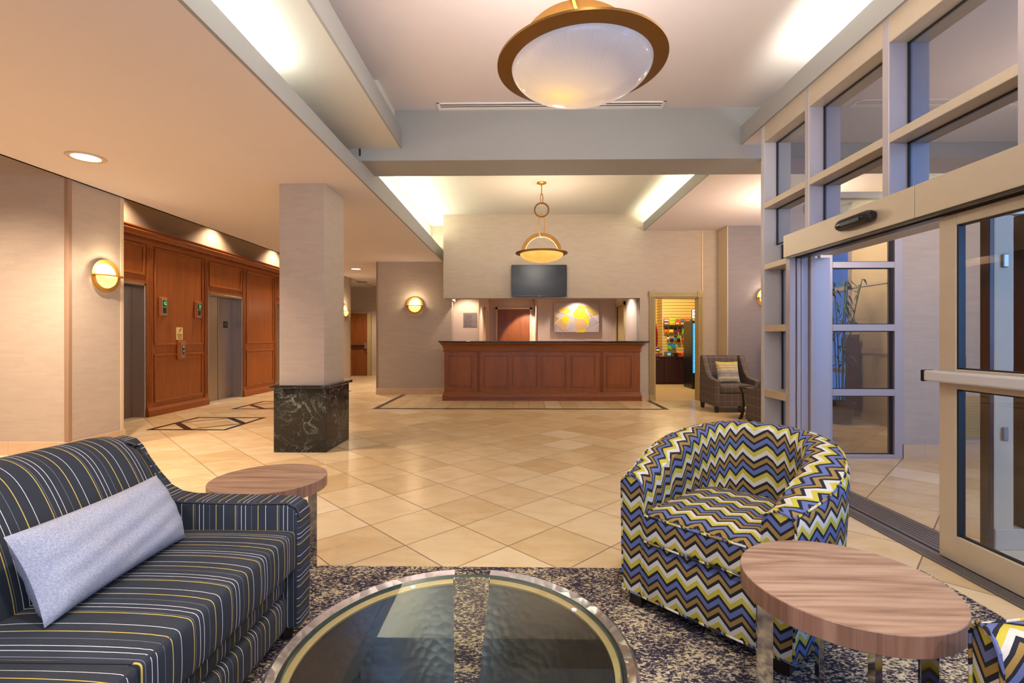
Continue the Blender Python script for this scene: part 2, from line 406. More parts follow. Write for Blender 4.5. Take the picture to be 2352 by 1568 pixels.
# ------------------------------------------------------------------ mesh helpers
def BM(): return bmesh.new()
def box(bm, x0, x1, y0, y1, z0, z1):
    v = [bm.verts.new((x, y, z)) for z in (z0, z1) for y in (y0, y1) for x in (x0, x1)]
    for f in ((0, 2, 3, 1), (4, 5, 7, 6), (0, 1, 5, 4), (2, 6, 7, 3), (0, 4, 6, 2), (1, 3, 7, 5)):
        bm.faces.new([v[i] for i in f])
    return v
def bevel(bm, w, seg=2, ang=0.6):
    bmesh.ops.recalc_face_normals(bm, faces=bm.faces)
    es = [e for e in bm.edges if len(e.link_faces) == 2 and e.calc_face_angle(0) > ang]
    bmesh.ops.bevel(bm, geom=es, offset=w, segments=seg, affect='EDGES', profile=0.5)
def bbox_(x0, x1, y0, y1, z0, z1, w=0.005, seg=2):
    bm = BM(); box(bm, x0, x1, y0, y1, z0, z1); bevel(bm, w, seg); return bm
def prism(bm, pts, axis, a, b):
    def P(p, t): return {'X': (t, p[0], p[1]), 'Y': (p[0], t, p[1]), 'Z': (p[0], p[1], t)}[axis]
    A = [bm.verts.new(P(p, a)) for p in pts]; B = [bm.verts.new(P(p, b)) for p in pts]
    n = len(pts); bm.faces.new(A); bm.faces.new(B[::-1])
    for i in range(n): bm.faces.new((A[i], B[i], B[(i + 1) % n], A[(i + 1) % n]))
def lathe(bm, prof, seg=48, c=(0, 0, 0), a0=0.0, a1=2 * PI, closed=False):
    full = abs(a1 - a0 - 2 * PI) < 1e-6
    n = seg if full else seg + 1
    rings = []
    for i in range(n):
        a = a0 + (a1 - a0) * i / seg
        rings.append([bm.verts.new((c[0] + r * math.cos(a), c[1] + r * math.sin(a), c[2] + z)) for r, z in prof])
    m = len(prof)
    for i in range(seg):
        A = rings[i]; B = rings[(i + 1) % n]
        for j in range(m if closed else m - 1):
            k = (j + 1) % m
            vs = [A[j], B[j], B[k], A[k]]
            try: bm.faces.new(vs)
            except ValueError: pass
    if closed and not full:
        bm.faces.new(rings[0]); bm.faces.new(rings[-1][::-1])
    bmesh.ops.remove_doubles(bm, verts=bm.verts, dist=1e-6)
    bmesh.ops.recalc_face_normals(bm, faces=bm.faces)
def cyl(bm, c, r, h, seg=24, axis='Z', r2=None):
    n0 = len(bm.verts)
    r2 = r if r2 is None else r2
    A = []; B = []
    for i in range(seg):
        a = 2 * PI * i / seg; x, y = math.cos(a), math.sin(a)
        for L, rr, t in ((A, r, 0), (B, r2, h)):
            p = {'Z': (c[0] + rr * x, c[1] + rr * y, c[2] + t), 'X': (c[0] + t, c[1] + rr * x, c[2] + rr * y), 'Y': (c[0] + rr * x, c[1] + t, c[2] + rr * y)}[axis]
            L.append(bm.verts.new(p))
    bm.faces.new(A[::-1]); bm.faces.new(B)
    for i in range(seg): bm.faces.new((A[i], A[(i + 1) % seg], B[(i + 1) % seg], B[i]))
def tube(bm, pts, r, seg=8, closed=False):
    pts = [Vector(p) for p in pts]; n = len(pts); rings = []
    for i, p in enumerate(pts):
        a = pts[(i - 1) % n] if (closed or i > 0) else p; b = pts[(i + 1) % n] if (closed or i < n - 1) else p
        d = (b - a).normalized()
        up = Vector((0, 0, 1)) if abs(d.z) < 0.95 else Vector((0, 1, 0))
        s = d.cross(up).normalized(); u = s.cross(d)
        rr = r[i] if isinstance(r, (list, tuple)) else r
        rings.append([bm.verts.new(p + s * rr * math.cos(2 * PI * k / seg) + u * rr * math.sin(2 * PI * k / seg)) for k in range(seg)])
    for i in range(n if closed else n - 1):
        A = rings[i]; B = rings[(i + 1) % n]
        for k in range(seg): bm.faces.new((A[k], A[(k + 1) % seg], B[(k + 1) % seg], B[k]))
    if not closed: bm.faces.new(rings[0][::-1]); bm.faces.new(rings[-1])
def rbox(bm, x0, x1, y0, y1, z0, z1, r, puff=0.0, n=8, k=3, puffx=0.0):
    """soft cushion: rounded box with a crowned top"""
    def axis(a, b):
        h = (b - a) / 2; rr = min(r, h * 0.98)
        out = [-h + rr * (1 - math.cos(PI / 2 * i / k)) for i in range(k)]
        out += [-h + rr + (2 * h - 2 * rr) * i / n for i in range(n + 1)]
        out += [h - rr + rr * math.sin(PI / 2 * (i + 1) / k) for i in range(k)]
        return out
    ax = [axis(x0, x1), axis(y0, y1), axis(z0, z1)]
    hx, hy, hz = (x1 - x0) / 2, (y1 - y0) / 2, (z1 - z0) / 2; cx, cy, cz = (x0 + x1) / 2, (y0 + y1) / 2, (z0 + z1) / 2
    H = (hx, hy, hz); vs = {}
    def V(i, j, l):
        key = (i, j, l)
        if key in vs: return vs[key]
        p = Vector((ax[0][i], ax[1][j], ax[2][l]))
        q = Vector([max(-(h - min(r, h * .98)), min(h - min(r, h * .98), c)) for c, h in zip(p, H)])
        d = p - q
        if d.length > 1e-9:
            m = max(abs(d.x) , abs(d.y), abs(d.z))
            p = q + d.normalized() * min(r, min(H) * .98) if (m > 0) else p
        fx = max(0, 1 - (p.x / hx) ** 2); fy = max(0, 1 - (p.y / hy) ** 2); fz = max(0, 1 - (p.z / hz) ** 2)
        if p.z > 0: p.z += puff * (fx * fy) ** 0.5
        p.x += puffx * math.copysign(1, p.x) * (fz * fy) ** 0.5 * (abs(p.x) / hx)
        vs[key] = bm.verts.new((p.x + cx, p.y + cy, p.z + cz)); return vs[key]
    N = [len(a) for a in ax]
    def face(g):
        try: bm.faces.new(g)
        except ValueError: pass
    for i in range(N[0] - 1):
        for j in range(N[1] - 1):
            for l, fl in ((0, 1), (N[2] - 1, 0)):
                g = [V(i, j, l), V(i + 1, j, l), V(i + 1, j + 1, l), V(i, j + 1, l)]; face(g[::-1] if fl else g)
    for i in range(N[0] - 1):
        for l in range(N[2] - 1):
            for j, fl in ((0, 0), (N[1] - 1, 1)):
                g = [V(i, j, l), V(i + 1, j, l), V(i + 1, j, l + 1), V(i, j, l + 1)]; face(g[::-1] if fl else g)
    for j in range(N[1] - 1):
        for l in range(N[2] - 1):
            for i, fl in ((0, 1), (N[0] - 1, 0)):
                g = [V(i, j, l), V(i, j + 1, l), V(i, j + 1, l + 1), V(i, j, l + 1)]; face(g[::-1] if fl else g)
def uvmap(bm, fn):
    bm.normal_update(); L = bm.loops.layers.uv.verify()
    for f in bm.faces:
        for lp in f.loops: lp[L].uv = fn(lp.vert.co, f.normal)
def uvbox(co, n):
    ax = max(range(3), key=lambda i: abs(n[i]))
    return (co.x, co.y) if ax == 2 else ((co.x, co.z) if ax == 1 else (co.y, co.z))

ROOTLOC = {}
def obj(name, bm, mat, parent=None, world=False, smooth=False, mats=None):
    """links the bmesh as ONE mesh object; world=True: coordinates are world ones, moved into the parent's frame"""
    bmesh.ops.recalc_face_normals(bm, faces=bm.faces) if not smooth == 'keep' else None
    me = bpy.data.meshes.new(name); off = Vector((0, 0, 0))
    if world and parent is not None: off = ROOTLOC[parent.name]
    if parent is None:
        xs = [v.co for v in bm.verts]
        lo = Vector([min(c[i] for c in xs) for i in range(3)]); hi = Vector([max(c[i] for c in xs) for i in range(3)])
        off = Vector(((lo.x + hi.x) / 2, (lo.y + hi.y) / 2, lo.z))
    if off.length: bmesh.ops.translate(bm, verts=bm.verts, vec=-off)
    bm.to_mesh(me); bm.free()
    for m_ in (mats or [mat]): me.materials.append(M[m_])
    if smooth:
        me.shade_smooth()
        try: me.set_sharp_from_angle(angle=math.radians(40))
        except Exception: pass
    o = bpy.data.objects.new(name, me); COL.objects.link(o)
    if parent is not None:
        o.parent = parent; ROOTLOC[o.name] = ROOTLOC.get(parent.name, Vector((0, 0, 0))) if world else Vector((0, 0, 0))
    else:
        o.location = off; ROOTLOC[o.name] = off.copy()
    return o
def tag(o, label, cat, group=None):
    o['label'] = label; o['category'] = cat
    if group: o['group'] = group
    return o
def thing(name, label, cat, loc=(0, 0, 0), rz=0.0, group=None):
    o = bpy.data.objects.new(name, None); COL.objects.link(o); o.empty_display_size = 0.1
    o.location = loc; o.rotation_euler = (0, 0, rz); ROOTLOC[o.name] = Vector(loc)
    return tag(o, label, cat, group)
def struct(name, bm, mat, parent=None, **k):
    o = obj(name, bm, mat, parent, world=parent is not None, **k)
    if parent is None: o['kind'] = 'structure'
    return o
def sroot(name, loc):
    o = bpy.data.objects.new(name, None); COL.objects.link(o); o.location = loc; o.empty_display_size = 0.1
    ROOTLOC[o.name] = Vector(loc); o['kind'] = 'structure'; return o
def sbox(name, x0, x1, y0, y1, z0, z1, mat, parent=None, bev=0):
    bm = BM(); box(bm, x0, x1, y0, y1, z0, z1)
    if bev: bevel(bm, bev)
    return struct(name, bm, mat, parent)
def clone(o, loc, rz, label, group=None):
    r = o.copy(); COL.objects.link(r); r.location = loc; r.rotation_euler = (0, 0, rz); r['label'] = label
    if group: r['group'] = group
    for ch in list(o.children):
        c = ch.copy(); COL.objects.link(c); c.parent = r
        for g in list(ch.children):
            d = g.copy(); COL.objects.link(d); d.parent = c
    return r
def text_bm(s, size, depth=0.0006):
    cu = bpy.data.curves.new('txt', 'FONT'); cu.body = s; cu.size = size; cu.extrude = depth; cu.align_x = 'CENTER'; cu.align_y = 'CENTER'
    o = bpy.data.objects.new('txt', cu); COL.objects.link(o)
    dg = bpy.context.evaluated_depsgraph_get(); me = bpy.data.meshes.new_from_object(o.evaluated_get(dg))
    bm = BM(); bm.from_mesh(me); bpy.data.objects.remove(o); bpy.data.curves.remove(cu); bpy.data.meshes.remove(me)
    return bm

# ================================================================== SETTING
# floor
bm = BM(); box(bm, -8, 7, -3.5, 17, -0.1, 0.0); struct('floor', bm, 'floor_tile')
bm = BM(); box(bm, -2.41, 2.41, 8.26, 9.36, 0.0, 0.0015); struct('floor', bm, 'floor_tile_straight')
bm = BM(); box(bm, 2.57, 5.6, 9.36, 14.0, 0.0, 0.002); struct('floor', bm, 'shop_carpet')
# black border in front of the desk
bm = BM()
prism(bm, [(-2.50, 8.17), (2.50, 8.17), (2.50, 9.32), (2.41, 9.32), (2.41, 8.26), (-2.41, 8.26), (-2.41, 10.25), (-2.50, 10.25)], 'Z', 0.0, 0.003)
struct('trim_1', bm, 'inlay_black')
# diamond inlays in front of the lifts
def inlay(n, y0):
    x0, x1, y1 = -4.88, -3.83, y0 + 1.02; w = 0.055
    bm = BM()
    box(bm, x0, x1, y0, y0 + w, 0, .003); box(bm, x0, x1, y1 - w, y1, 0, .003)
    box(bm, x0, x0 + w, y0 + w, y1 - w, 0, .003); box(bm, x1 - w, x1, y0 + w, y1 - w, 0, .003)
    mx, my = (x0 + x1) / 2, (y0 + y1) / 2
    def bar(a, b, h):
        d = Vector((b[0] - a[0], b[1] - a[1])).normalized(); q = Vector((-d.y, d.x)) * h
        prism(bm, [(a[0] - q.x, a[1] - q.y), (b[0] - q.x, b[1] - q.y), (b[0] + q.x, b[1] + q.y), (a[0] + q.x, a[1] + q.y)], 'Z', 0, .0029)
    bar((x0 + w, my), (mx, y0 + w), 0.04); bar((mx, y1 - w), (x1 - w, my), 0.04)
    bar((x0 + w, my), (mx, y1 - w), 0.012); bar((mx, y0 + w), (x1 - w, my), 0.012)
    struct('trim_%d' % n, bm, 'inlay_black')
for n, y in ((2, 6.25), (3, 8.11), (4, 9.97)): inlay(n, y)

# ceilings
sbox('ceiling', -4.63, -1.655, -3.5, 17, 2.83, 2.93, 'ceiling_paint')               # low ceiling over the lifts' side
sbox('ceiling', -8, -4.55, -3.5, 13, 3.40, 3.5, 'ceiling_paint')                   # raised strip over the lifts
sbox('ceiling', -8, -4.6, 13.07, 17, 2.83, 2.93, 'ceiling_paint')
sbox('ceiling', -1.90, -1.225, -3.5, 4.94, 3.136, 3.20, 'soffit_paint')            # floating soffit over the cove
sbox('ceiling', -2.1, 2.62, -3.5, 4.94, 3.53, 3.63, 'ceiling_paint')               # main coffer
sbox('ceiling', -2.0, 2.75, 5.42, 10.4, 3.58, 3.68, 'soffit_paint')               # tray over the desk
sbox('ceiling', 2.385, 5.2, 5.42, 9.4, 3.255, 3.33, 'ceiling_paint')               # right seating ceiling
sbox('ceiling', 2.245, 2.50, -3.5, 4.94, 3.153, 3.19, 'ceiling_paint')            # soffit over the window wall
# fascias
sbox('trim_5', -1.655, -1.63, -3.5, 4.94, 2.83, 2.985, 'beam_paint')
sbox('trim_6', -1.655, -1.63, 4.94, 10.33, 2.83, 3.06, 'beam_paint')
sbox('trim_7', -1.225, -1.205, -3.5, 4.94, 3.136, 3.325, 'beam_paint')
sbox('trim_8', 2.224, 2.245, -3.5, 4.94, 3.153, 3.33, 'beam_paint')
sbox('trim_9', 2.36, 2.385, 5.42, 9.33, 3.255, 3.41, 'beam_paint')
sbox('trim_10', -4.63, -4.60, -3.5, 13.07, 2.83, 3.40, 'ceiling_paint')
# hidden backs of the coves
sbox('wall_cove_left', -1.98, -1.90, -3.5, 4.94, 2.93, 3.53, 'soffit_paint')
sbox('wall_tray_left', -1.98, -1.88, 5.42, 10.33, 2.93, 3.58, 'soffit_paint')
sbox('wall_coffer_left', -1.36, -1.28, 4.36, 4.94, 3.20, 3.53, 'soffit_paint')
sbox('wall_tray_right', 2.62, 2.70, 5.42, 9.33, 3.33, 3.58, 'soffit_paint')
sbox('wall_coffer_right', 2.50, 2.62, -3.5, 4.94, 3.19, 3.53, 'soffit_paint')
# cross beam
sbox('ceiling', -1.63, 5.2, 4.94, 5.42, 3.012, 3.60, 'beam_paint')
sbox('ceiling', -2.0, -1.655, 4.94, 5.42, 2.94, 3.60, 'beam_paint')

# walls, left
sbox('wall_left', -8, -4.63, 4.90, 5.57, 0, 3.40, 'wallpaper')
sbox('trim_11', -4.66, -4.615, 4.885, 4.93, 0.135, 3.35, 'guard_brown', bev=.008)
sbox('trim_12', -4.65, -4.622, 5.545, 5.59, 0.13, 2.83, 'trim_or_lit_side', bev=.004)
bm = BM(); box(bm, -8, -4.608, 4.875, 4.90, 0, .135); box(bm, -4.63, -4.608, 4.90, 5.60, 0, .135); struct('baseboard_left', bm, 'stone_base')
sbox('wall_outer_left', -8.1, -8, -3.5, 17, 0, 3.4, 'wallpaper')
# elevator wall: pieces between the openings
EL = [(6.14, 7.23), (8.69, 9.78), (11.15, 12.24)]
XW = -5.65
ys = [5.57] + [v for e in EL for v in e] + [12.6]
bm = BM()
for i in range(0, len(ys), 2): box(bm, XW - 0.25, XW, ys[i], ys[i + 1], 0, 2.02)
box(bm, XW - 0.25, XW, 5.57, 12.6, 2.02, 2.70)
struct('wall_elevator', bm, 'cherry_wood')
sbox('wall_elevator_upper', XW - 0.25, XW + .004, 5.57, 12.6, 2.70, 3.40, 'wallpaper_dark')
sbox('wall_elevator_back', -6.6, -6.3, 5.57, 12.6, 0, 3.4, 'black_rubber')

# cherry panelling (one fitted run of panels, pilasters and mouldings)
pan = thing('wood_panelling', 'cherry wood panelling with dentil cornice around the steel elevator doors', 'panelling', (XW, 9.0, 0))
def pobj(name, bm, mat): return obj(name, bm, mat, pan, world=True)
def mould(y0, y1, z0, z1, w=.032, d=.02):
    bm = BM()
    for a, b, c, e in ((y0, y1, z0, z0 + w), (y0, y1, z1 - w, z1), (y0, y0 + w, z0 + w, z1 - w), (y1 - w, y1, z0 + w, z1 - w)):
        box(bm, XW, XW + d, a, b, c, e)
    for a, b, c, e in ((y0 + w, y1 - w, z0 + w, z0 + w + .012), (y0 + w, y1 - w, z1 - w - .012, z1 - w)):
        box(bm, XW, XW + d * .5, a, b, c, e)
    bevel(bm, .006, 2); pobj('panel_moulding', bm, 'cherry_wood')
def pilaster(y0, y1):
    bm = BM(); box(bm, XW, XW + .018, y0, y1, 0.13, 2.62)
    k = 3; w = (y1 - y0) / (2 * k + 1)
    for i in range(k): box(bm, XW + .018, XW + .028, y0 + w * (2 * i + 1), y0 + w * (2 * i + 2), .2, 2.56)
    bevel(bm, .003, 1); pobj('pilaster', bm, 'cherry_wood')
for y0, y1 in ((7.245, 7.35), (8.59, 8.675), (9.795, 9.88), (11.06, 11.135), (5.99, 6.125), (12.255, 12.36)): pilaster(y0, y1)
for y0, y1 in ((7.40, 8.55), (9.92, 11.02)):
    mould(y0, y1, .20, .95); mould(y0, y1, 1.085, 2.60)
for a, b in EL: mould(a + .03, b - .03, 2.14, 2.60)
for y0, y1 in ((5.60, 6.125), (7.245, 8.675), (9.795, 11.135), (12.255, 12.59)):
    bm = BM(); prism(bm, [(XW, 0), (XW + .045, 0), (XW + .045, .09), (XW + .03, .12), (XW + .022, .14), (XW, .14)], 'Y', y0, y1); pobj('base_moulding', bm, 'cherry_wood_long')
bm = BM(); prism(bm, [(XW, 2.60), (XW + .03, 2.62), (XW + .035, 2.655), (XW + .055, 2.66), (XW + .06, 2.69), (XW + .085, 2.70), (XW + .10, 2.72), (XW + .13, 2.735), (XW + .14, 2.765), (XW + .13, 2.80), (XW + .145, 2.805), (XW + .145, 2.82), (XW, 2.82)], 'Y', 5.60, 12.59)
y = 5.62
while y < 12.55: box(bm, XW + .05, XW + .078, y, y + .022, 2.662, 2.695); y += .042
pobj('cornice', bm, 'cherry_wood_long')
# the elevators
for k, (a, b) in enumerate(EL):
    d = sroot('door_%d' % (k + 1), (XW - .2, (a + b) / 2, 0))
    xf = XW - .19
    bm = BM(); box(bm, xf - .02, XW + .012, a, a + .03, 0, 2.02); box(bm, xf - .02, XW + .012, b - .03, b, 0, 2.02); box(bm, xf - .02, XW + .012, a, b, 1.985, 2.02); bevel(bm, .004, 1)
    struct('door_frame', bm, 'stainless', d)
    m_ = (a + b) / 2 + (.06 if k == 1 else .0)
    for y0, y1 in ((a + .03, m_ - .009), (m_ + .009, b - .03)):
        p_ = struct('door_leaf', bbox_(xf - .04, xf, y0, y1, .008, 1.985, .004, 1), 'stainless', d)
    struct('door_sill', bbox_(xf - .05, XW + .01, a + .03, b - .03, .0, .006, .001, 1), 'aluminium', d)
    # floor plate with star and G on the inner jamb side of the door
    for yc, w in ((a + .84 if k else a + .78, .13),):
        bm = BM(); box(bm, xf, xf + .006, yc - w / 2, yc + w / 2, 1.40, 1.53); pl = struct('floor_plate', bm, 'plate_black', d)
        tb = text_bm('G', .10); R_ = Matrix.Rotation(PI / 2, 4, 'Z') @ Matrix.Rotation(PI / 2, 4, 'X')
        tb.transform(Matrix.Translation((xf + .0075, yc + .025, 1.468)) @ R_)
        # star
        pts = [(math.sin(PI * i / 5) * (.026 if i % 2 == 0 else .011), math.cos(PI * i / 5) * (.026 if i % 2 == 0 else .011)) for i in range(10)]
        A = [tb.verts.new((xf + .0085, yc - .034 + p, 1.468 + q)) for p, q in pts]; tb.faces.new(A)
        struct('lettering', tb, 'lettering_grey', pl)

# things mounted on the panelling
def rotX(bm, x, y, z): bm.transform(Matrix.Translation((x, y, z)) @ Matrix.Rotation(PI / 2, 4, 'Z') @ Matrix.Rotation(PI / 2, 4, 'X'))
def indicator(y, z, digit, label):
    t = thing('floor_indicator', label, 'indicator', (XW, y, z - .15), 0, 'elevator floor indicators')
    bm = BM(); box(bm, XW, XW + .035, y - .085, y + .085, z - .155, z + .155); bevel(bm, .018, 2); obj('backplate', bm, 'cherry_wood', t, world=True)
    obj('faceplate', bbox_(XW + .035, XW + .042, y - .055, y + .055, z - .128, z + .128, .002, 1), 'stainless', t, world=True)
    for zc in (.055, -.055):
        obj('display', bbox_(XW + .042, XW + .044, y - .038, y + .038, z + zc - .045, z + zc + .045, .001, 1), 'screen_black', t, world=True)
    tb = text_bm(digit, .075, .001); rotX(tb, XW + .0455, y + .008, z + .055); obj('digit', tb, 'led_green', t, world=True)
indicator(7.57, 1.69, 'G', 'elevator floor indicator nearest the camera, glowing green G')
indicator(8.40, 1.69, '2', 'elevator floor indicator beside the middle elevator, glowing green 2')
sg = thing('fire_notice', 'ivory notice with stair fire symbol above the elevator call button', 'sign', (XW, 7.96, 1.17))
obj('plate', bbox_(XW, XW + .006, 7.885, 8.035, 1.17, 1.375, .001, 1), 'ivory_plate', sg, world=True)
tb = BM()
for i, s in enumerate(('IN CASE OF FIRE', 'USE STAIRWAY', 'DO NOT USE', 'ELEVATORS')):
    b2 = text_bm(s, .0165); rotX(b2, XW + .0072, 7.96, 1.262 - i * .022); me = bpy.data.meshes.new('t'); b2.to_mesh(me); tb.from_mesh(me); b2.free()
obj('lettering', tb, 'lettering_dark', sg, world=True)
bm = BM()
def stroke(bm, a, b, w, x): # a bar in the YZ plane
    d = Vector((b[0] - a[0], b[1] - a[1])).normalized(); q = Vector((-d.y, d.x)) * w
    prism(bm, [(a[0] - q.x, a[1] - q.y), (b[0] - q.x, b[1] - q.y), (b[0] + q.x, b[1] + q.y), (a[0] + q.x, a[1] + q.y)], 'X', x, x + .0012)
st = [(7.935, 1.292), (7.95, 1.298), (7.955, 1.308), (7.970, 1.314), (7.976, 1.328), (7.99, 1.334)]
for a, b in zip(st, st[1:]): stroke(bm, a, b, .0035, XW + .0062)
cyl(bm, (XW + .0062, 7.948, 1.345), .006, .001, 12, 'X'); stroke(bm, (7.948, 1.338), (7.948, 1.306), .004, XW + .0063)
prism(bm, [(7.975, 1.335), (7.99, 1.333), (7.998, 1.345), (7.992, 1.365), (7.985, 1.352), (7.978, 1.358)], 'X', XW + .0064, XW + .0074)
obj('symbol', bm, 'plate_black', sg, world=True)
cb = thing('call_button', 'steel elevator call station on a wooden block under the ivory notice', 'call button', (XW, 7.98, .83))
bm = BM(); box(bm, XW, XW + .05, 7.885, 8.065, .84, 1.155); bevel(bm, .022, 2); obj('backplate', bm, 'cherry_wood', cb, world=True)
obj('faceplate', bbox_(XW + .05, XW + .056, 7.93, 8.02, .875, 1.12, .002, 1), 'stainless', cb, world=True)
obj('key_panel', bbox_(XW + .056, XW + .058, 7.95, 8.003, .955, 1.06, .001, 1), 'plate_black', cb, world=True)
for zc in (1.045, .985): obj('button', bbox_(XW + .058, XW + .061, 7.968, 7.992, zc - .01, zc + .01, .001, 1), 'white_plastic', cb, world=True)
obj('fire_label', bbox_(XW + .056, XW + .0575, 7.95, 8.003, .918, .95, .0005, 1), 'cloth_red', cb, world=True)

# end of the lift hall and corridor
sbox('wall_hall_end', -8, -4.60, 12.6, 13.07, 0, 3.4, 'wallpaper')
sbox('trim_13', -4.61, -4.585, 13.05, 13.09, .13, 2.83, 'guard_brown')
bm = BM(); box(bm, -4.60, -4.58, 12.6, 13.09, 0, .13); struct('baseboard_hall', bm, 'stone_base')
sbox('wall_corridor_end', -8, -2.0, 15.46, 15.7, 0, 2.83, 'wallpaper')
bm = BM(); box(bm, -4.75, -3.0, 15.435, 15.46, 0, .12); struct('baseboard_corridor', bm, 'stone_base')
d = sroot('door_4', (-5.2, 15.44, 0))
struct('door_leaf', bbox_(-5.75, -4.87, 15.40, 15.46, .01, 1.985, .003, 1), 'oak_door', d)
bm = BM(); box(bm, -4.87, -4.755, 15.39, 15.46, 0, 1.994); box(bm, -5.85, -4.87, 15.41, 15.46, 1.985, 2.02); struct('door_frame', bm, 'olive_trim', d)
struct('push_bar', bbox_(-5.70, -4.93, 15.33, 15.385, .925, .975, .01, 2), 'dark_bronze', d)
bm = BM(); box(bm, -4.97, -4.89, 15.35, 15.40, .87, 1.06); bevel(bm, .008, 2); tube(bm, [(-4.93, 15.34, .90), (-4.93, 15.30, .90), (-4.85, 15.30, .90)], .012, 8); struct('door_handle', bm, 'chrome', d)

# back wall left of the desk
sbox('wall_back', -3.06, -1.46, 10.33, 10.55, 0, 2.90, 'wallpaper')
sbox('wall_corridor_right', -3.06, -2.9, 10.55, 15.46, 0, 2.83, 'wallpaper')
sbox('wall_tray_back', -2.0, -1.46, 10.33, 10.5, 2.90, 3.58, 'wallpaper')
sbox('trim_14', -3.075, -3.035, 10.318, 10.36, .13, 2.83, 'guard_brown', bev=.006)
bm = BM(); box(bm, -3.075, -1.46, 10.305, 10.33, 0, .135); struct('baseboard_back', bm, 'stone_base')
# wall over the desk and to its right
for q in ((-1.48, 2.30, 9.35, 9.60, 1.967, 3.60), (-1.48, -1.38, 9.60, 10.33, 1.967, 3.60), (2.30, 2.57, 9.35, 9.55, 0, 3.60), (3.43, 3.80, 9.35, 9.55, 0, 3.60), (2.57, 3.43, 9.35, 9.55, 1.99, 3.60)):
    sbox('wall_desk', *q, 'wallpaper')
sbox('trim_15', 3.475, 3.497, 9.335, 9.352, 0, 3.25, 'trim_or_lit_side')
sbox('trim_16', 3.788, 3.80, 8.94, 9.352, 0, 3.25, 'trim_or_lit_side')  # side face of the projecting wall, its catch of light painted as paler colour
sbox('wall_right_back', 3.80, 5.2, 8.94, 9.3, 0, 3.255, 'wallpaper_blue')
sbox('baseboard_desk', 2.30, 2.47, 9.335, 9.35, 0, .10, 'stone_base')
# seating recess, right wall with dusk window
sbox('wall_right', 5.0, 5.15, 5.05, 7.4, 0, 3.255, 'cream_wall')
bm = BM(); box(bm, 4.975, 5.0, 5.05, 7.4, 0.98, 1.05); box(bm, 4.985, 5.0, 5.05, 7.4, 1.95, 1.99); box(bm, 4.98, 5.0, 5.05, 7.4, 0, .12); struct('trim_17', bm, 'cream_trim')
w = sroot('window_1', (5.05, 8.15, 0))
bm = BM()
for y in (7.4, 8.12, 8.88): box(bm, 4.98, 5.10, y, y + .06, 0, 3.25)
for z in (0, .66, 1.29, 1.93, 3.19): box(bm, 4.98, 5.10, 7.4, 8.94, z, z + .06)
struct('window_frame', bm, 'aluminium_grey', w)
struct('glass_pane', bbox_(5.03, 5.04, 7.46, 8.88, .06, 3.19, .001, 1), 'door_glass', w)

# office behind the desk
for q in ((-1.9, -0.905, 10.60, 10.75, 0, 2.33), (-0.98, -0.905, 10.75, 14.2, 0, 2.33), (-1.0, .6, 14.2, 14.35, 0, 2.4), (.44, .56, 11.95, 14.2, 0, 2.33), (.44, 2.42, 11.8, 11.95, 0, 2.33),
          (2.30, 2.42, 9.6, 10.70, 0, 2.33), (2.30, 2.42, 11.54, 11.8, 0, 2.33), (2.30, 2.42, 10.70, 11.54, 1.93, 2.33)):
    sbox('wall_office', *q, 'office_wall')
bm = BM(); box(bm, -1.38, 2.6, 9.6, 10.56, 2.33, 2.42); box(bm, -1.9, 2.6, 10.56, 14.35, 2.33, 2.42); struct('ceiling', bm, 'ceiling_paint')
sbox('wall_office_left', -1.9, -1.8, 10.5, 10.7, 0, 2.4, 'office_wall')
sbox('trim_18', -.925, -.895, 10.585, 10.63, 0, 2.33, 'cream_trim')
d = sroot('door_5', (-.18, 14.18, 0))
struct('door_leaf', bbox_(-.65, .28, 14.14, 14.19, .01, 2.03, .003, 1), 'oak_door', d)
bm = BM(); box(bm, -.71, -.655, 14.12, 14.2, 0, 2.09); box(bm, .285, .34, 14.12, 14.2, 0, 2.09); box(bm, -.71, .34, 14.12, 14.2, 2.035, 2.09); struct('door_frame', bm, 'cream_trim', d)
d = sroot('door_6', (2.30, 11.12, 0))
bm = BM(); box(bm, 2.27, 2.43, 10.62, 10.70, 0, 2.0); box(bm, 2.27, 2.43, 11.54, 11.62, 0, 2.0); box(bm, 2.27, 2.43, 10.62, 11.62, 1.93, 2.01); struct('door_frame', bm, 'olive_trim', d)
struct('door_leaf', bbox_(2.315, 2.35, 10.70, 11.54, .01, 1.93, .003, 1), 'olive_trim', d)
d = sroot('door_7', (-.9, 12.9, 0))
bm = BM(); box(bm, -.905, -.88, 12.3, 12.36, 0, 1.98); box(bm, -.905, -.88, 13.1, 13.16, 0, 1.98); box(bm, -.905, -.88, 12.3, 13.16, 1.93, 1.98); struct('door_frame', bm, 'cream_trim', d)
struct('door_leaf', bbox_(-.905, -.895, 12.36, 13.1, 0.01, 1.93, .002, 1), 'office_wall', d)

# shop: walls and door case
bm = BM(); box(bm, 3.83, 5.4, 13.1, 13.8, 0, 2.62); box(bm, 2.4, 3.83, 13.62, 13.9, 0, 2.62); struct('wall_shop_back', bm, 'slatwall')
sbox('wall_shop_left', 2.44, 2.57, 9.6, 13.8, 0, 2.62, 'cream_wall'); sbox('wall_shop_right', 5.0, 5.1, 9.55, 13.8, 0, 2.62, 'cream_wall')
sbox('trim_19', 3.81, 3.84, 13.085, 13.11, 0.72, 2.62, 'cream_trim')
sbox('ceiling', 2.4, 5.4, 9.55, 13.9, 2.62, 2.7, 'ceiling_paint')
d = sroot('door_8', (2.98, 9.34, 0))
bm = BM()
for x0, cw in ((2.475, .105), (3.41, .085)):
    box(bm, x0, x0 + cw, 9.325, 9.35, 0, 2.0)
    for i in range(4 if cw > .1 else 3): box(bm, x0 + .014 + i * .022, x0 + .025 + i * .022, 9.315, 9.325, .12, 1.985)
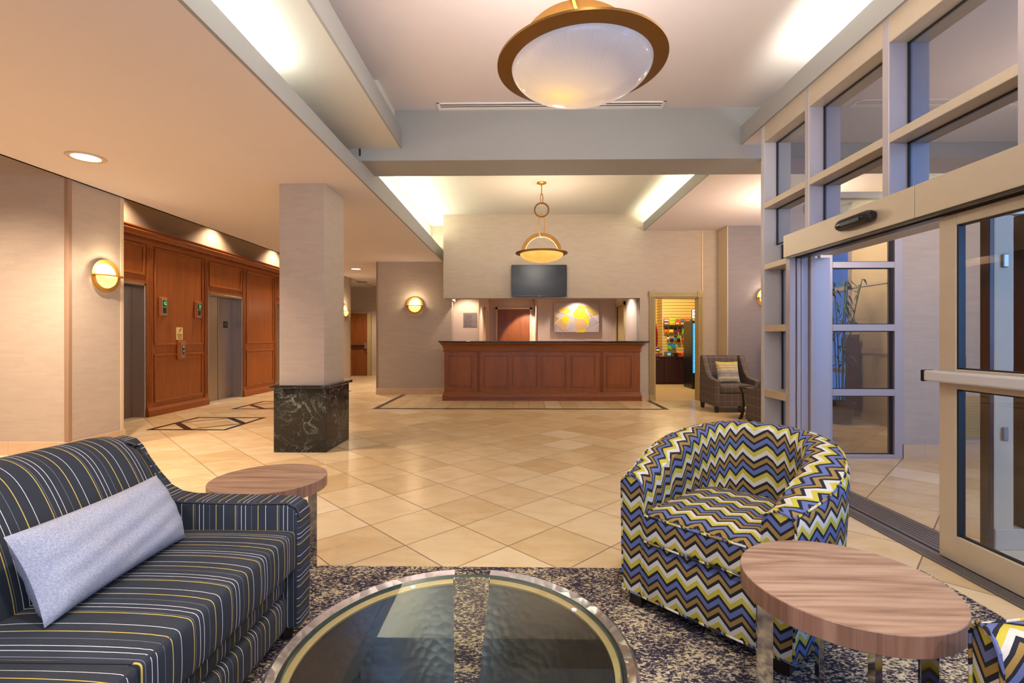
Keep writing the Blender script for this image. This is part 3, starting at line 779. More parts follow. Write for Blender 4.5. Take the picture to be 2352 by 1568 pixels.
box(bm, 2.58, 3.41, 9.325, 9.35, 1.985, 2.09)
for i in range(3): box(bm, 2.58, 3.41, 9.315, 9.325, 2.0 + i * .03, 2.014 + i * .03)
for x0 in (2.47, 3.385):
    box(bm, x0, x0 + .115, 9.305, 9.35, 1.982, 2.095)
    lathe_c = (x0 + .0575, 9.305, 2.038)
    cyl(bm, lathe_c, .04, -.008, 20, 'Y'); cyl(bm, (lathe_c[0], 9.297, lathe_c[2]), .018, -.008, 16, 'Y')
box(bm, 2.57, 2.60, 9.35, 9.56, 0, 1.99); box(bm, 3.41, 3.43, 9.35, 9.53, 0, 1.99); box(bm, 2.57, 3.43, 9.35, 9.56, 1.965, 1.99)
struct('door_case', bm, 'olive_trim', d)

# room shell behind the camera
bm = BM(); box(bm, -8, -3.2, -3.5, -3.4, 0, 3.6); box(bm, 3.6, 7, -3.5, -3.4, 0, 3.6); box(bm, -3.2, 3.6, -3.5, -3.4, 0, .5); box(bm, -3.2, 3.6, -3.5, -3.4, 2.9, 3.6)
struct('wall_front', bm, 'wallpaper')
w = sroot('assumed_window_2', (0.2, -3.42, .5)); bm = BM()  # unseen window, assumed to account for the blue light
for x in (-3.2, -1.5, .2, 1.9, 3.54): box(bm, x, x + .06, -3.46, -3.40, .5, 2.9)
for z in (.5, 1.7, 2.84): box(bm, -3.2, 3.6, -3.46, -3.40, z, z + .06)
struct('window_frame', bm, 'aluminium_grey', w)

# ------------------------------------------------------------------ entrance window wall
w = sroot('window_3', (2.33, 1.5, 0))
XI = 2.25
Ym = [4.515, 3.82, 3.0, 2.18, 1.36, .54, -.28, -1.1, -1.92, -2.74]
for k, y in enumerate(Ym):
    z0 = 0 if k == 0 else 2.06
    bm = BM(); box(bm, XI, XI + (.22 if k == 0 else .12), y, y + .055, z0, 3.153)
    box(bm, XI + .13, XI + .25, y + .004, y + .051, z0, 3.153)
    bevel(bm, .003, 1); struct('mullion', bm, 'aluminium_grey' if k else 'frame_white', w)
ext = [(-3.4, 4.52)]
for z0, z1 in ((2.39, 2.445), (3.0, 3.153)):
    bm = BM(); box(bm, XI + .002, XI + .245, -3.4, 4.515, z0, z1); bevel(bm, .003, 1); struct('rail', bm, 'aluminium', w)
for z0, z1 in ((1.828, 1.879), (1.259, 1.317), (.663, .731), (0, .06)):
    bm = BM(); box(bm, XI + .002, XI + .22, 4.14, 4.515, z0, z1); bevel(bm, .003, 1); struct('rail', bm, 'aluminium', w)
for k in range(len(Ym) - 1):
    for z0, z1 in ((2.055, 2.39), (2.445, 3.0)):
        bm = BM(); box(bm, XI + .122, XI + .130, Ym[k + 1] + .055, Ym[k], z0, z1); struct('glass_pane', bm, 'window_glass', w)
        g = BM()
        for a, b in ((Ym[k + 1] + .055, Ym[k + 1] + .067), (Ym[k] - .012, Ym[k])): box(g, XI + .112, XI + .122, a, b, z0, z1)
        for a, b in ((z0, z0 + .01), (z1 - .01, z1)): box(g, XI + .112, XI + .122, Ym[k + 1] + .055, Ym[k], a, b)
        struct('gasket', g, 'black_rubber', w)
bm = BM(); box(bm, XI + .17, XI + .178, 4.15, 4.515, .06, 2.06); struct('glass_pane', bm, 'window_glass', w)
g = BM(); box(g, XI + .16, XI + .17, 4.50, 4.515, .06, 2.06); box(g, XI + .16, XI + .17, 4.14, 4.155, .06, 2.06); struct('gasket', g, 'black_rubber', w)

# sliding door: header, jamb, track, leaf
w = sroot('door_9', (2.35, 3.0, 0))
bm = BM(); box(bm, XI - .03, XI + .20, 2.775, 4.133, 1.875, 2.06); box(bm, XI - .03, XI + .20, -3.4, 2.771, 1.875, 2.06); bevel(bm, .003, 1); struct('header', bm, 'aluminium', w)
bm = BM(); box(bm, XI + .20, XI + .42, -3.4, 4.14, 1.90, 2.06); struct('header_back', bm, 'aluminium', w)
bm = BM(); box(bm, XI - .02, XI - .005, -3.4, 4.10, 1.862, 1.875); box(bm, XI + .05, XI + .11, -3.4, 4.10, 1.862, 1.876); struct('header_track', bm, 'dark_bronze', w)
bm = BM()
for x0, x1, y0 in ((XI, XI + .05, 4.09), (XI + .06, XI + .09, 4.085), (XI + .10, XI + .16, 4.095), (XI + .165, XI + .2, 4.07), (XI + .2, XI + .36, 4.13)):
    box(bm, x0, x1, y0, 4.15, 0, 1.875)
bevel(bm, .002, 1); struct('jamb', bm, 'aluminium_grey', w)
bm = BM(); box(bm, 2.22, 2.325, -3.4, 4.13, 0, .008); box(bm, 2.345, 2.58, -3.4, 4.13, 0, .008)
for x in (2.24, 2.26, 2.28, 2.38, 2.41, 2.44, 2.47, 2.50, 2.53): box(bm, x, x + .006, -3.4, 4.13, .008, .0105)
struct('track', bm, 'track_metal', w)
bm = BM(); box(bm, 2.325, 2.345, -3.4, 4.13, 0, .002); struct('track_groove', bm, 'black_rubber', w)
# leaf
def leaf(y1, y0, x, parent):
    f = BM(); t_ = .045
    box(f, x, x + t_, y1 - .105, y1, .012, 1.858); box(f, x, x + t_, y0, y0 + .105, .012, 1.858)
    box(f, x, x + t_, y0 + .105, y1 - .105, 1.797, 1.858); box(f, x, x + t_, y0 + .105, y1 - .105, .93, 1.035); box(f, x, x + t_, y0 + .105, y1 - .105, .012, .155)
    bevel(f, .004, 1); struct('door_leaf', f, 'aluminium', parent)
    struct('edge_brush', bbox_(x + .012, x + .033, y1, y1 + .008, .02, 1.85, .001, 1), 'black_rubber', parent)
    for z0, z1 in ((.155, .93), (1.035, 1.797)):
        struct('glass_pane', bbox_(x + .02, x + .026, y0 + .105, y1 - .105, z0, z1, .0005, 1), 'door_glass', parent)
        g = BM(); box(g, x + .004, x + .04, y1 - .117, y1 - .105, z0, z1); box(g, x + .004, x + .04, y0 + .105, y0 + .117, z0, z1)
        box(g, x + .012, x + .032, y0 + .105, y1 - .105, z0, z0 + .008); box(g, x + .012, x + .032, y0 + .105, y1 - .105, z1 - .008, z1); struct('gasket', g, 'black_rubber', parent)
leaf(2.705, 1.55, 2.30, w)
bar = struct('push_bar', bbox_(2.238, 2.30, 1.6, 2.735, .963, 1.022, .01, 2), 'frame_white', w)
struct('bar_end', bbox_(2.236, 2.302, 2.735, 2.752, .960, 1.024, .004, 1), 'plastic_black', w)
# fixed sidelight posts seen through the leaf
for (x0, x1, y0, y1) in ((2.66, 2.685, 2.83, 2.92), (2.685, 2.80, 2.82, 2.88), (2.86, 2.93, 2.85, 2.95), (2.97, 3.0, 2.80, 2.9)):
    pass
sd = sroot('window_4', (2.8, 2.85, 0))
struct('post', bbox_(2.69, 2.80, 2.80, 2.86, 0, 1.9, .006, 2), 'cream_trim', sd)
struct('post', bbox_(2.665, 2.69, 2.80, 2.86, 0, 1.9, .003, 1), 'dark_bronze', sd)
struct('post', bbox_(2.855, 2.925, 2.78, 2.86, 0, 1.9, .003, 1), 'dark_bronze', sd)
struct('post', bbox_(3.08, 3.16, 2.78, 2.86, 0, 1.9, .003, 1), 'dark_bronze', sd)
struct('rail', bbox_(2.69, 3.16, 2.79, 2.85, 0.0, .12, .003, 1), 'aluminium', sd)
struct('rail', bbox_(2.66, 3.16, 2.79, 2.87, 1.9, 2.0, .003, 1), 'aluminium', sd)
struct('glass_pane', bbox_(2.80, 3.08, 2.82, 2.826, .12, 1.9, .0005, 1), 'door_glass', sd)
for z in (.62, 1.60):
    bm = BM(); box(bm, 2.73, 2.76, 2.785, 2.80, z, z + .075); bevel(bm, .004, 1); struct('latch', bm, 'stainless', sd)
# vestibule end wall: solid panel, glazed frame, papered wall
bm = BM(); box(bm, 2.47, 3.121, 4.93, 5.02, 0, 3.01); struct('wall_vestibule_panel', bm, 'aluminium_grey')
w = sroot('window_5', (3.45, 4.95, 0)); bm = BM()
box(bm, 3.734, 3.812, 4.90, 5.0, 0, 3.01); box(bm, 3.121, 3.734, 4.90, 5.0, 0, .035); box(bm, 3.0, 3.121, 4.90, 4.93, 0, 3.01)
for z0, z1 in ((.623, .688), (1.27, 1.336), (1.90, 1.961), (2.6, 2.66)): box(bm, 3.121, 3.734, 4.90, 5.0, z0, z1)
bevel(bm, .002, 1); struct('window_frame', bm, 'aluminium_grey', w)
for z0, z1 in ((.035, .623), (.688, 1.27), (1.336, 1.90), (1.961, 2.6)):
    struct('glass_pane', bbox_(3.121, 3.734, 4.945, 4.953, z0, z1, .0005, 1), 'window_glass', w)
    g = BM(); box(g, 3.71, 3.734, 4.925, 4.94, z0, z1); box(g, 3.121, 3.734, 4.93, 4.94, z1 - .008, z1); box(g, 3.121, 3.734, 4.93, 4.94, z0, z0 + .008); struct('gasket', g, 'black_rubber', w)
sbox('wall_vestibule', 3.825, 5.7, 4.93, 5.05, 0, 3.01, 'wallpaper')
bm = BM(); box(bm, 3.825, 5.7, 4.905, 4.93, 0, .138); struct('baseboard_vestibule', bm, 'stone_base')
sbox('trim_20', 3.825, 5.7, 4.922, 4.93, .138, .146, 'aluminium_grey')
sbox('ceiling', 2.47, 5.7, 1.2, 4.93, 3.16, 3.25, 'ceiling_paint')
sbox('wall_vestibule_outer', 5.6, 5.7, 1.2, 4.93, 0, 3.16, 'wallpaper')
w = sroot('assumed_window_6', (4.2, 1.15, 0)); bm = BM()  # unseen open frame, assumed so blue light can enter the vestibule
for x in (2.9, 3.8, 4.7, 5.52): box(bm, x, x + .07, 1.12, 1.2, 0, 3.16)
for z in (0, 2.1, 3.08): box(bm, 2.9, 5.6, 1.12, 1.2, z, z + .08)
struct('window_frame', bm, 'aluminium_grey', w)
lamp('vestibule_fill', 'POINT', (3.9, 3.4, 2.3), 24, WARM, 0.15)  # added fill without a fixture, warms and lifts the vestibule walls
lamp('seating_fill', 'POINT', (4.0, 6.9, 2.7), 60, WARM, 0.25)  # unseen point light added to brighten the recess behind the glass
lamp('office_lamp', 'SPOT', (1.38, 11.40, 2.30), 30, (1, .86, .74), 0.03, spot=math.radians(110), blend=.4)
lamp('office_lamp', 'SPOT', (-.35, 11.3, 2.28), 42, WARM, 0.05, spot=math.radians(120), blend=.5)
lamp('office_lamp', 'SPOT', (.25, 13.1, 2.30), 110, WARM, 0.04, rot=(math.radians(38), 0, 0), spot=math.radians(62), blend=.3)
lamp('office_lamp', 'SPOT', (-1.15, 10.2, 2.30), 26, WARM, 0.04, spot=math.radians(120), blend=.5)
lamp('office_lamp', 'SPOT', (1.9, 10.1, 2.28), 32, NEUT, 0.04, spot=math.radians(120), blend=.5)
lamp('shop_lamp', 'POINT', (3.5, 11.6, 2.4), 46, (1, .84, .5), 0.15)

# ================================================================== THINGS
# --- column
cl = thing('square_column', 'square papered column on a black marble plinth beside the elevators', 'column', (-2.30, 5.42, 0))
obj('shaft', bbox_(-2.545, -2.065, 5.09, 5.66, .70, 2.83, .004, 1), 'wallpaper', cl, world=True)
obj('plinth', bbox_(-2.585, -2.03, 5.05, 5.73, 0, .672, .004, 1), 'black_marble', cl, world=True)
bm = BM(); box(bm, -2.62, -1.995, 5.015, 5.765, .672, .705); bevel(bm, .014, 3); obj('plinth_cap', bm, 'black_marble', cl, world=True)

# --- reception desk
dk = thing('reception_desk', 'long cherry wood reception desk with raised panels', 'desk', (.42, 9.5, 0))
D_ = lambda n, bm, m: obj(n, bm, m, dk, world=True)
D_('body', bbox_(-1.455, 2.285, 9.30, 9.34, .10, 1.10, .002, 1), 'counter_wood')
D_('cabinet', bbox_(-1.455, 2.285, 9.34, 9.95, .0, 1.10, .002, 1), 'counter_wood')
YF = 9.30
for x0, x1 in ((1029.8, 1086), (1111.6, 1168), (1177.5, 1235), (1244.5, 1300.8), (1311.4, 1367.8), (1393, 1450.7)):
    a = (x0 - 1194.5) * 9.3 / 1115; b = (x1 - 1194.5) * 9.3 / 1115; bm = BM(); w = .02
    for p, q, r, s in ((a, b, .262, .262 + w), (a, b, .876 - w, .876), (a, a + w, .262 + w, .876 - w), (b - w, b, .262 + w, .876 - w)): box(bm, p, q, YF - .016, YF, r, s)
    bevel(bm, .006, 2); box(bm, a + .034, b - .034, YF - .004, YF, .262 + .034, .876 - .034); D_('panel', bm, 'counter_wood')
for xc in (1099, 1382):
    x = (xc - 1194.5) * 9.3 / 1115; bm = BM()
    for i in (-1, 0, 1): box(bm, x + i * .024 - .008, x + i * .024 + .008, YF - .014, YF, .17, .94)
    bevel(bm, .004, 1); D_('pilaster', bm, 'counter_wood')
def cove_mould(prof, x0, x1, yf, yb):   # profile (projection, z) wrapped round front and two ends
    bm = BM(); n = len(prof); L = []
    for p, z in prof:
        L.append([bm.verts.new(c) for c in ((x0 - p, yb, z), (x0 - p, yf - p, z), (x1 + p, yf - p, z), (x1 + p, yb, z))])
    for i in range(n - 1):
        for k in range(3): bm.faces.new((L[i][k], L[i][k + 1], L[i + 1][k + 1], L[i + 1][k]))
    bm.faces.new(L[0]); bm.faces.new(L[-1][::-1])
    bm.faces.new([L[i][0] for i in range(n)]); bm.faces.new([L[i][3] for i in range(n)]); bm.faces.new((L[0][0], L[0][3], L[-1][3], L[-1][0]))
    return bm
bm = cove_mould([(0, .938), (.022, .940), (.024, .955), (.012, .962), (.016, .998), (.022, 1.002), (.024, 1.022), (.03, 1.04), (.045, 1.066), (.068, 1.088), (.072, 1.112), (0, 1.115)], -1.455, 2.285, YF, 9.342)
x = -.45
while x < .85: box(bm, x, x + .009, YF - .027, YF - .016, 1.003, 1.018); x += .018
D_('cornice', bm, 'counter_wood_long')
D_('base_moulding', cove_mould([(0, 0), (.036, 0), (.036, .025), (.028, .03), (.028, .066), (.034, .072), (.03, .10), (.018, .135), (.014, .142), (.018, .15), (.012, .162), (0, .166)], -1.455, 2.285, YF, 9.342), 'counter_wood_long')
bm = BM(); box(bm, -1.556, 2.447, 9.205, 9.346, 1.116, 1.143); bevel(bm, .008, 2); box(bm, -1.44, 2.27, 9.346, 9.99, 1.116, 1.142); D_('countertop', bm, 'black_granite')
# --- television
tv = thing('television', 'black flat television on the wall over the reception desk', 'television', (.362, 9.30, 1.99))
obj('bezel', bbox_(-.163, .887, 9.25, 9.31, 1.99, 2.593, .004, 1), 'plastic_black', tv, world=True)
obj('screen', bbox_(-.150, .874, 9.247, 9.251, 2.006, 2.581, .001, 1), 'screen_black', tv, world=True)
obj('bracket', bbox_(.2, .52, 9.31, 9.348, 2.15, 2.45, .002, 1), 'plastic_black', tv, world=True)
obj('logo_bar', bbox_(.345, .375, 9.244, 9.25, 1.994, 1.999, .0005, 1), 'white_plastic', tv, world=True)
# --- painting
pt = thing('painting', 'abstract canvas of yellow and sand petals behind the desk', 'painting', (1.36, 11.78, 1.337))
AX0, AX1, AZ0, AZ1, AY = .82, 1.905, 1.337, 2.056, 11.74
obj('canvas', bbox_(AX0, AX1, AY, 11.779, AZ0, AZ1, .006, 2), 'paint_canvas', pt, world=True)
def A(px, py): return (AX0 + (px - 200) / 1600 * (AX1 - AX0), AZ1 - (py - 250) / 1050 * (AZ1 - AZ0))
def patch(mat, pts, k):
    bm = BM(); prism(bm, [A(*p) for p in pts], 'Y', AY - .001 - k * .0006, AY + .001); obj('painted_shape', bm, mat, pt, world=True)
patch('paint_gold', [(330, 515), (490, 400), (700, 450), (820, 560), (470, 590)], 0)
patch('paint_gold', [(870, 620), (1100, 330), (1280, 340), (1430, 700), (1470, 800), (1200, 830), (930, 800)], 0)
patch('paint_olive', [(1280, 340), (1600, 410), (1790, 560), (1790, 660), (1500, 760), (1430, 640)], 1)
patch('paint_olive', [(210, 690), (330, 520), (450, 590), (260, 700)], 1)
patch('paint_yellow', [(470, 595), (760, 580), (600, 675)], 2)
patch('paint_yellow', [(430, 820), (590, 700), (750, 780), (680, 1030), (560, 960)], 2)
patch('paint_yellow', [(870, 630), (1090, 700), (1460, 700), (1220, 830), (930, 800)], 3)
patch('paint_sand', [(250, 980), (420, 840), (560, 960), (680, 1030), (610, 1260), (400, 1140)], 2)
patch('paint_sand', [(900, 880), (930, 810), (1240, 835), (1420, 1060), (1390, 1150), (1000, 1230)], 2)
patch('paint_yellow', [(1250, 840), (1470, 810), (1430, 1040), (1400, 1050)], 3)
patch('paint_yellow', [(990, 1250), (1385, 1160), (1290, 1300), (1000, 1300)], 3)
patch('paint_olive', [(210, 700), (370, 810), (240, 950), (212, 930)], 1)
patch('paint_grey', [(1480, 790), (1600, 760), (1780, 910), (1470, 1100), (1430, 1060)], 1)
patch('paint_grey', [(205, 985), (320, 1120), (270, 1290), (205, 1290)], 1)
bm = BM()
for pl in ([(210, 985), (600, 690), (840, 560), (900, 880), (620, 1250)], [(280, 245), (200, 300)], [(200, 690), (600, 260)], [(320, 530), (780, 770)], [(840, 560), (640, 1240)],
           [(900, 880), (990, 1290)], [(930, 810), (1220, 840), (1480, 790)], [(1280, 480), (1790, 915), (1450, 1110), (1000, 1240)], [(1280, 480), (1480, 800), (1400, 1100), (1290, 1300)], [(250, 990), (420, 1160), (600, 1260)],
           [(250, 700), (450, 590), (830, 560)], [(840, 560), (930, 800)], [(1130, 330), (1500, 390), (1790, 540)]):
    for p, q in zip(pl, pl[1:]):
        a = Vector(A(*p)); b = Vector(A(*q)); d = (b - a).normalized(); n = Vector((-d.y, d.x)) * .0035
        prism(bm, [tuple(a - n), tuple(b - n), tuple(b + n), tuple(a + n)], 'Y', AY - .0045, AY)
obj('painted_line', bm, 'paint_line', pt, world=True)
# --- plaque
pq = thing('wall_plaque', 'small grey metal plaque with rows of dark lettering behind the desk', 'plaque', (-1.08, 10.6, 1.43))
px = lambda x: (x - 1194.5) * 10.6 / 1115
obj('plate', bbox_(px(1064), px(1095.5), 10.588, 10.60, 1.2 + 25.5 * 10.6 / 1115, 1.2 + 58 * 10.6 / 1115, .003, 1), 'plaque_metal', pq, world=True)
bm = BM(); random.seed(3)
for r, ws in enumerate(([3, 8, 6], [2, 4, 9, 1], [2, 10, 6], [4, 9], [6, 2, 7, 2], [10, 5, 1], [6, 2, 5], [8, 9])):
    z = 1.2 + (776 - 722.3 - r * 3.55) * 10.6 / 1115 - .008; x = px(1066.8)
    for wlen in ws:
        for i in range(wlen):
            h = random.choice((.010, .010, .015)); box(bm, x, x + .0065, 10.586, 10.589, z - .006, z - .006 + h); x += .0088
        x += .009
obj('lettering', bm, 'lettering_dark', pq, world=True)
# office ceiling lamps, camera dome
def downlight(x, y, z, label, r=.108, grp='recessed ceiling downlights'):
    t = thing('downlight', label, 'downlight', (x, y, z - .012), 0, grp)
    bm = BM(); lathe(bm, [(r, .004), (r + .035, .0), (r + .04, .008), (r + .04, .012), (r, .012)], 40, closed=True); obj('trim_ring', bm, 'cream_trim', t, smooth=True)
    bm = BM(); lathe(bm, [(0, .0095), (r * .6, .009), (r + .001, .007), (r + .001, .0115), (0, .0115)], 40, closed=False); obj('lens', bm, 'lamp_white', t, smooth=True)
downlight(-3.91, 4.31, 2.83, 'large recessed ceiling downlight at the left, over the papered wall')
downlight(-3.86, 11.36, 2.83, 'small-looking distant ceiling downlight at the mouth of the corridor')
downlight(-.02, 13.6, 2.33, 'recessed ceiling light above the oak door behind the desk', .09)
vt = thing('air_vent', 'long white linear air vent in the ceiling before the cross beam', 'vent', (.31, 4.865, 3.52))
bm = BM()
for y0, y1 in ((4.80, 4.822), (4.848, 4.862), (4.888, 4.94)): box(bm, -.83, 1.44, y0, y1, 3.522, 3.53)
box(bm, -.83, -.80, 4.80, 4.94, 3.521, 3.53); box(bm, 1.41, 1.44, 4.80, 4.94, 3.521, 3.53); obj('frame', bm, 'white_plastic', vt, world=True)
for y0, y1 in ((4.822, 4.848), (4.862, 4.888)): obj('slot', bbox_(-.80, 1.41, y0, y1, 3.526, 3.53, .0005, 1), 'vent_slot', vt, world=True)
bm = BM(); box(bm, -4.75, -4.45, 14.0, 14.08, 2.822, 2.83); tag(obj('air_vent', bm, 'vent_slot'), 'small dark ceiling vent above the corridor by the hall corner', 'vent')
bm = BM(); cyl(bm, (2.02, 11.2, 2.28), .045, .05, 20); lathe(bm, [(0, -.04), (.03, -.03), (.045, 0)], 20, (2.02, 11.2, 2.28)); tag(obj('security_camera', bm, 'plastic_black', smooth=True), 'small black dome camera under the office ceiling by the olive doorway', 'camera')

# --- sconces
def sconce(loc, rz, label):
    t = thing('wall_sconce', label, 'wall lamp', loc, rz, 'round brass wall sconces')   # local: wall plane y=0, lamp towards -y
    R, r = .183, .136
    bm = BM(); lathe(bm, [(r, .030), (R, .030), (R, .042), (r, .042)], 56, closed=True); bm.transform(Matrix.Rotation(PI / 2, 4, 'X')); obj('ring', bm, 'brass', t, smooth=True)
    bm = BM(); cyl(bm, (0, -.03, 0), .10, .03, 24, 'Y'); obj('backplate', bm, 'antique_brass', t)
    # half-round shelf
    bm = BM(); n = 28; o_ = []; i_ = []
    for k in range(n + 1):
        a = PI * k / n; o_.append((R * math.cos(a), -.036 - .13 * math.sin(a))); i_.append((r * math.cos(a), -.036 - .085 * math.sin(a)))
    prism(bm, o_ + i_[::-1], 'Z', -.006, .006); obj('shelf_bar', bm, 'brass', t)
    # lower glass: quarter bowl; upper glass: shallow disc half
    bm = BM(); rows = []
    for j in range(11):
        b = PI / 2 * j / 10; rows.append([bm.verts.new((r * math.cos(PI * k / 24) * math.cos(b), -.036 - .070 * math.sin(PI * k / 24) * math.cos(b), -r * math.sin(b) + 0.0)) for k in range(25)])
    for j in range(10):
        for k in range(24): bm.faces.new((rows[j][k], rows[j][k + 1], rows[j + 1][k + 1], rows[j + 1][k]))
    bmesh.ops.remove_doubles(bm, verts=bm.verts, dist=1e-5); obj('lower_glass', bm, 'sconce_glass', t, smooth=True)
    bm = BM(); A_ = [(r * math.cos(PI * k / 24), r * math.sin(PI * k / 24)) for k in range(25)]
    prism(bm, A_, 'Y', -.034, -.030); obj('upper_glass', bm, 'sconce_glass_up', t)
    lamp('sconce_bulb', 'POINT', (loc[0] + math.sin(rz) * .16, loc[1] - math.cos(rz) * .16, loc[2] + .10), 3.2, (1, .76, .5), .06)
    return t
sconce((-4.63, 5.31, 1.886), PI / 2, 'round brass sconce on the wallpaper left of the elevators, largest one')
sconce((-2.24, 10.33, 1.885), 0, 'round brass sconce on the back wall left of the reception desk')
sconce((-4.60, 12.61, 1.90), PI / 2, 'round brass sconce half hidden behind the square column')
sconce((4.49, 8.94, 1.93), 0, 'round brass sconce on the blue-grey wall behind the window frame')

# --- pendants
def pendant(loc, zc, label, glassm, power):
    t = thing('pendant_lamp', label, 'pendant lamp', loc, 0, 'brass bowl pendant lamps')
    H = zc - loc[2]
    Ro, Ri = .400, .332
    bm = BM(); lathe(bm, [(Ri, -.004), (Ro, .006), (Ro, .016), (Ri, .010)], 96, closed=True); obj('rim', bm, 'antique_brass', t, smooth=True)
    bm = BM(); pr = [(Ri * math.sin(PI / 2 * k / 16), -.126 * math.cos(PI / 2 * k / 16)) for k in range(17)]; pr[0] = (0.0, -.126)
    lathe(bm, pr, 96); obj('bowl', bm, glassm, t, smooth=True)
    bm = BM(); n = 40; o_ = [(.314 * math.cos(PI * k / n), .008 + .314 * math.sin(PI * k / n)) for k in range(n + 1)]; i_ = [(.252 * math.cos(PI * k / n), .008 + .252 * math.sin(PI * k / n)) for k in range(n + 1)]
    prism(bm, o_ + i_[::-1], 'Y', -.009, .009); bevel(bm, .002, 1, .8); obj('arch', bm, 'antique_brass', t)
    def oval(zc_, hz, hy, rad, nm, swirl=.35):
        pts = [(hy * math.cos(2 * PI * k / 36) * math.sin(swirl), hy * math.cos(2 * PI * k / 36) * math.cos(swirl), zc_ + hz * math.sin(2 * PI * k / 36)) for k in range(36)]
        b = BM(); tube(b, pts, rad, 8, True); obj(nm, b, 'brass', t, smooth=True)
    oval(.435, .178, .060, .0075, 'link', .9)
    b = BM(); lathe(b, [(.095, -.008), (.117, -.008), (.117, .008), (.095, .008)], 48, closed=True); b.transform(Matrix.Translation((0, 0, .674)) @ Matrix.Rotation(PI / 2, 4, 'X')); obj('ring', b, 'antique_brass', t, smooth=True)
    oval(.842, .088, .026, .006, 'link', .9)
    oval(.930, .024, .022, .005, 'eye', .0)
    b = BM(); cyl(b, (0, 0, .95), .008, H - .97, 10); obj('rod', b, 'brass', t)
    b = BM(); lathe(b, [(0, H - .035), (.02, H - .034), (.06, H - .018), (.075, H - .008), (.075, H), (0, H)], 32); obj('canopy', b, 'brass', t, smooth=True)
    lamp('pendant_bulb', 'POINT', (loc[0], loc[1], loc[2] + .10), power, (1, .92, .84), .14)
    return t
p1 = pendant((.292, 2.32, 2.490), 3.53, 'large alabaster bowl pendant hanging nearest the camera', 'alabaster', 52)
p1.rotation_euler = (0, math.radians(-1.6), 0)
pendant((.33, 7.45, 2.488), 3.58, 'small-looking bowl pendant on rings hanging before the television', 'alabaster_far', 24)

# --- door motion sensor
bm = BM()
for k in range(1): pass
ys_ = [3.05, 3.055, 3.075, 3.10, 3.34, 3.365, 3.385, 3.39]; rs = [.012, .026, .036, .040, .040, .036, .026, .012]
tube(bm, [(2.195, y, 1.966) for y in ys_], rs, 20); ms = thing('motion_sensor', 'black capsule motion sensor on the sliding door header', 'sensor', (2.195, 3.22, 1.926))
obj('housing', bm, 'plastic_black', ms, world=True, smooth=True)
obj('lens', bbox_(2.150, 2.162, 3.12, 3.30, 1.945, 1.975, .004, 2), 'screen_black', ms, world=True)

# --- rug
bm = BM(); box(bm, -3.3, 2.065, -2.2, 2.528, 0, .007); tag(obj('area_rug', bm, 'rug_pile'), 'speckled navy and cream rug under the sofa and barrel chairs', 'rug')

# --- striped sofa (local frame = world offsets from its base point)
SL = Vector((-1.33, .95, 0))
sf = thing('sofa', 'charcoal sofa with yellow and white pinstripes at the left', 'sofa', tuple(SL))
def SO(nm, bm, mat='striped_fabric', parent=sf, fn=None, smooth=True):
    if fn: uvmap(bm, fn)
    return obj(nm, bm, mat, parent, world=True, smooth=smooth)
run = lambda co, n: (co.y - 1.865, co.x + co.z)            # stripes run across the sofa
SO('seat_base', (lambda b: (rbox(b, -1.66, -.905, .32, 1.875, .205, .305, .03), b)[1])(BM()), fn=run)
SO('front_skirt', (lambda b: (rbox(b, -1.66, -.895, .32, 1.875, .065, .207, .035), b)[1])(BM()), fn=run)
for y0, y1 in ((1.102, 1.872), (.33, 1.098)):
    b = BM(); rbox(b, -1.40, -.870, y0, y1, .302, .452, .014, puff=.024, n=14, puffx=.010); cu = SO('seat_cushion', b, fn=run)
    for z in (.449, .312):
        x0, x1 = -1.38, -.876
        SO('piping', (lambda b: (tube(b, [(x0, y1 - .006, z), (x1 - .02, y1 - .006, z), (x1, y1 - .022, z), (x1 + .001, (y0 + y1) / 2, z), (x1, y0 + .022, z), (x1 - .02, y0 + .006, z), (x0, y0 + .006, z)], .0045, 6), b)[1])(BM()), 'welt_dark', cu)
# back: profile lofted along the length
def back_prof(top, s=1.0):
    P_ = [(-1.34, .40), (-1.352, .50), (-1.385, .62), (-1.43, .72), (-1.475, .785), (-1.53, .82), (-1.59, .828), (-1.65, .80), (-1.69, .73), (-1.72, .5), (-1.73, .09)]
    Q = []
    for i in range(len(P_) - 1):
        p0, p1, p2, p3 = P_[max(0, i - 1)], P_[i], P_[i + 1], P_[min(len(P_) - 1, i + 2)]
        for k in range(4):
            t = k / 4
            Q.append(tuple(.5 * (2 * b_ + (c_ - a_) * t + (2 * a_ - 5 * b_ + 4 * c_ - d_) * t * t + (3 * b_ - a_ - 3 * c_ + d_) * t ** 3) for a_, b_, c_, d_ in zip(p0, p1, p2, p3)))
    P_ = Q + [P_[-1]]
    return [(x, .40 + (z - .40) * top if z > .40 else z) for x, z in P_]
b = BM(); secs = []
N_ = 26
for i in range(N_ + 1):
    y = .32 + (1.878 - .32) * i / N_
    e = max(0, (y - 1.78) / .098); top = 1.0 - .075 * e ** 2.2 + .035 * (1.88 - y) / 1.0 * (1 if y < 1.88 else 0)
    secs.append([b.verts.new((x + .018 * e ** 2 * (-1 if x > -1.5 else 1), y, z)) for x, z in back_prof(top)])
for A_, B_ in zip(secs, secs[1:]):
    for k in range(len(A_) - 1): b.faces.new((A_[k], A_[k + 1], B_[k + 1], B_[k]))
b.faces.new(secs[0]); b.faces.new(secs[-1][::-1])
bk = SO('backrest', b, fn=lambda co, n: (co.y - 1.865, co.z) if abs(n.y) < .7 else (co.z, co.x))
SO('piping', (lambda b: (tube(b, [(x + .003, 1.872, z) for x, z in [(-1.352, .50), (-1.39, .62), (-1.437, .71), (-1.487, .765), (-1.53, .788), (-1.59, .794), (-1.64, .77)]], .0045, 6), b)[1])(BM()), 'welt_dark', bk)
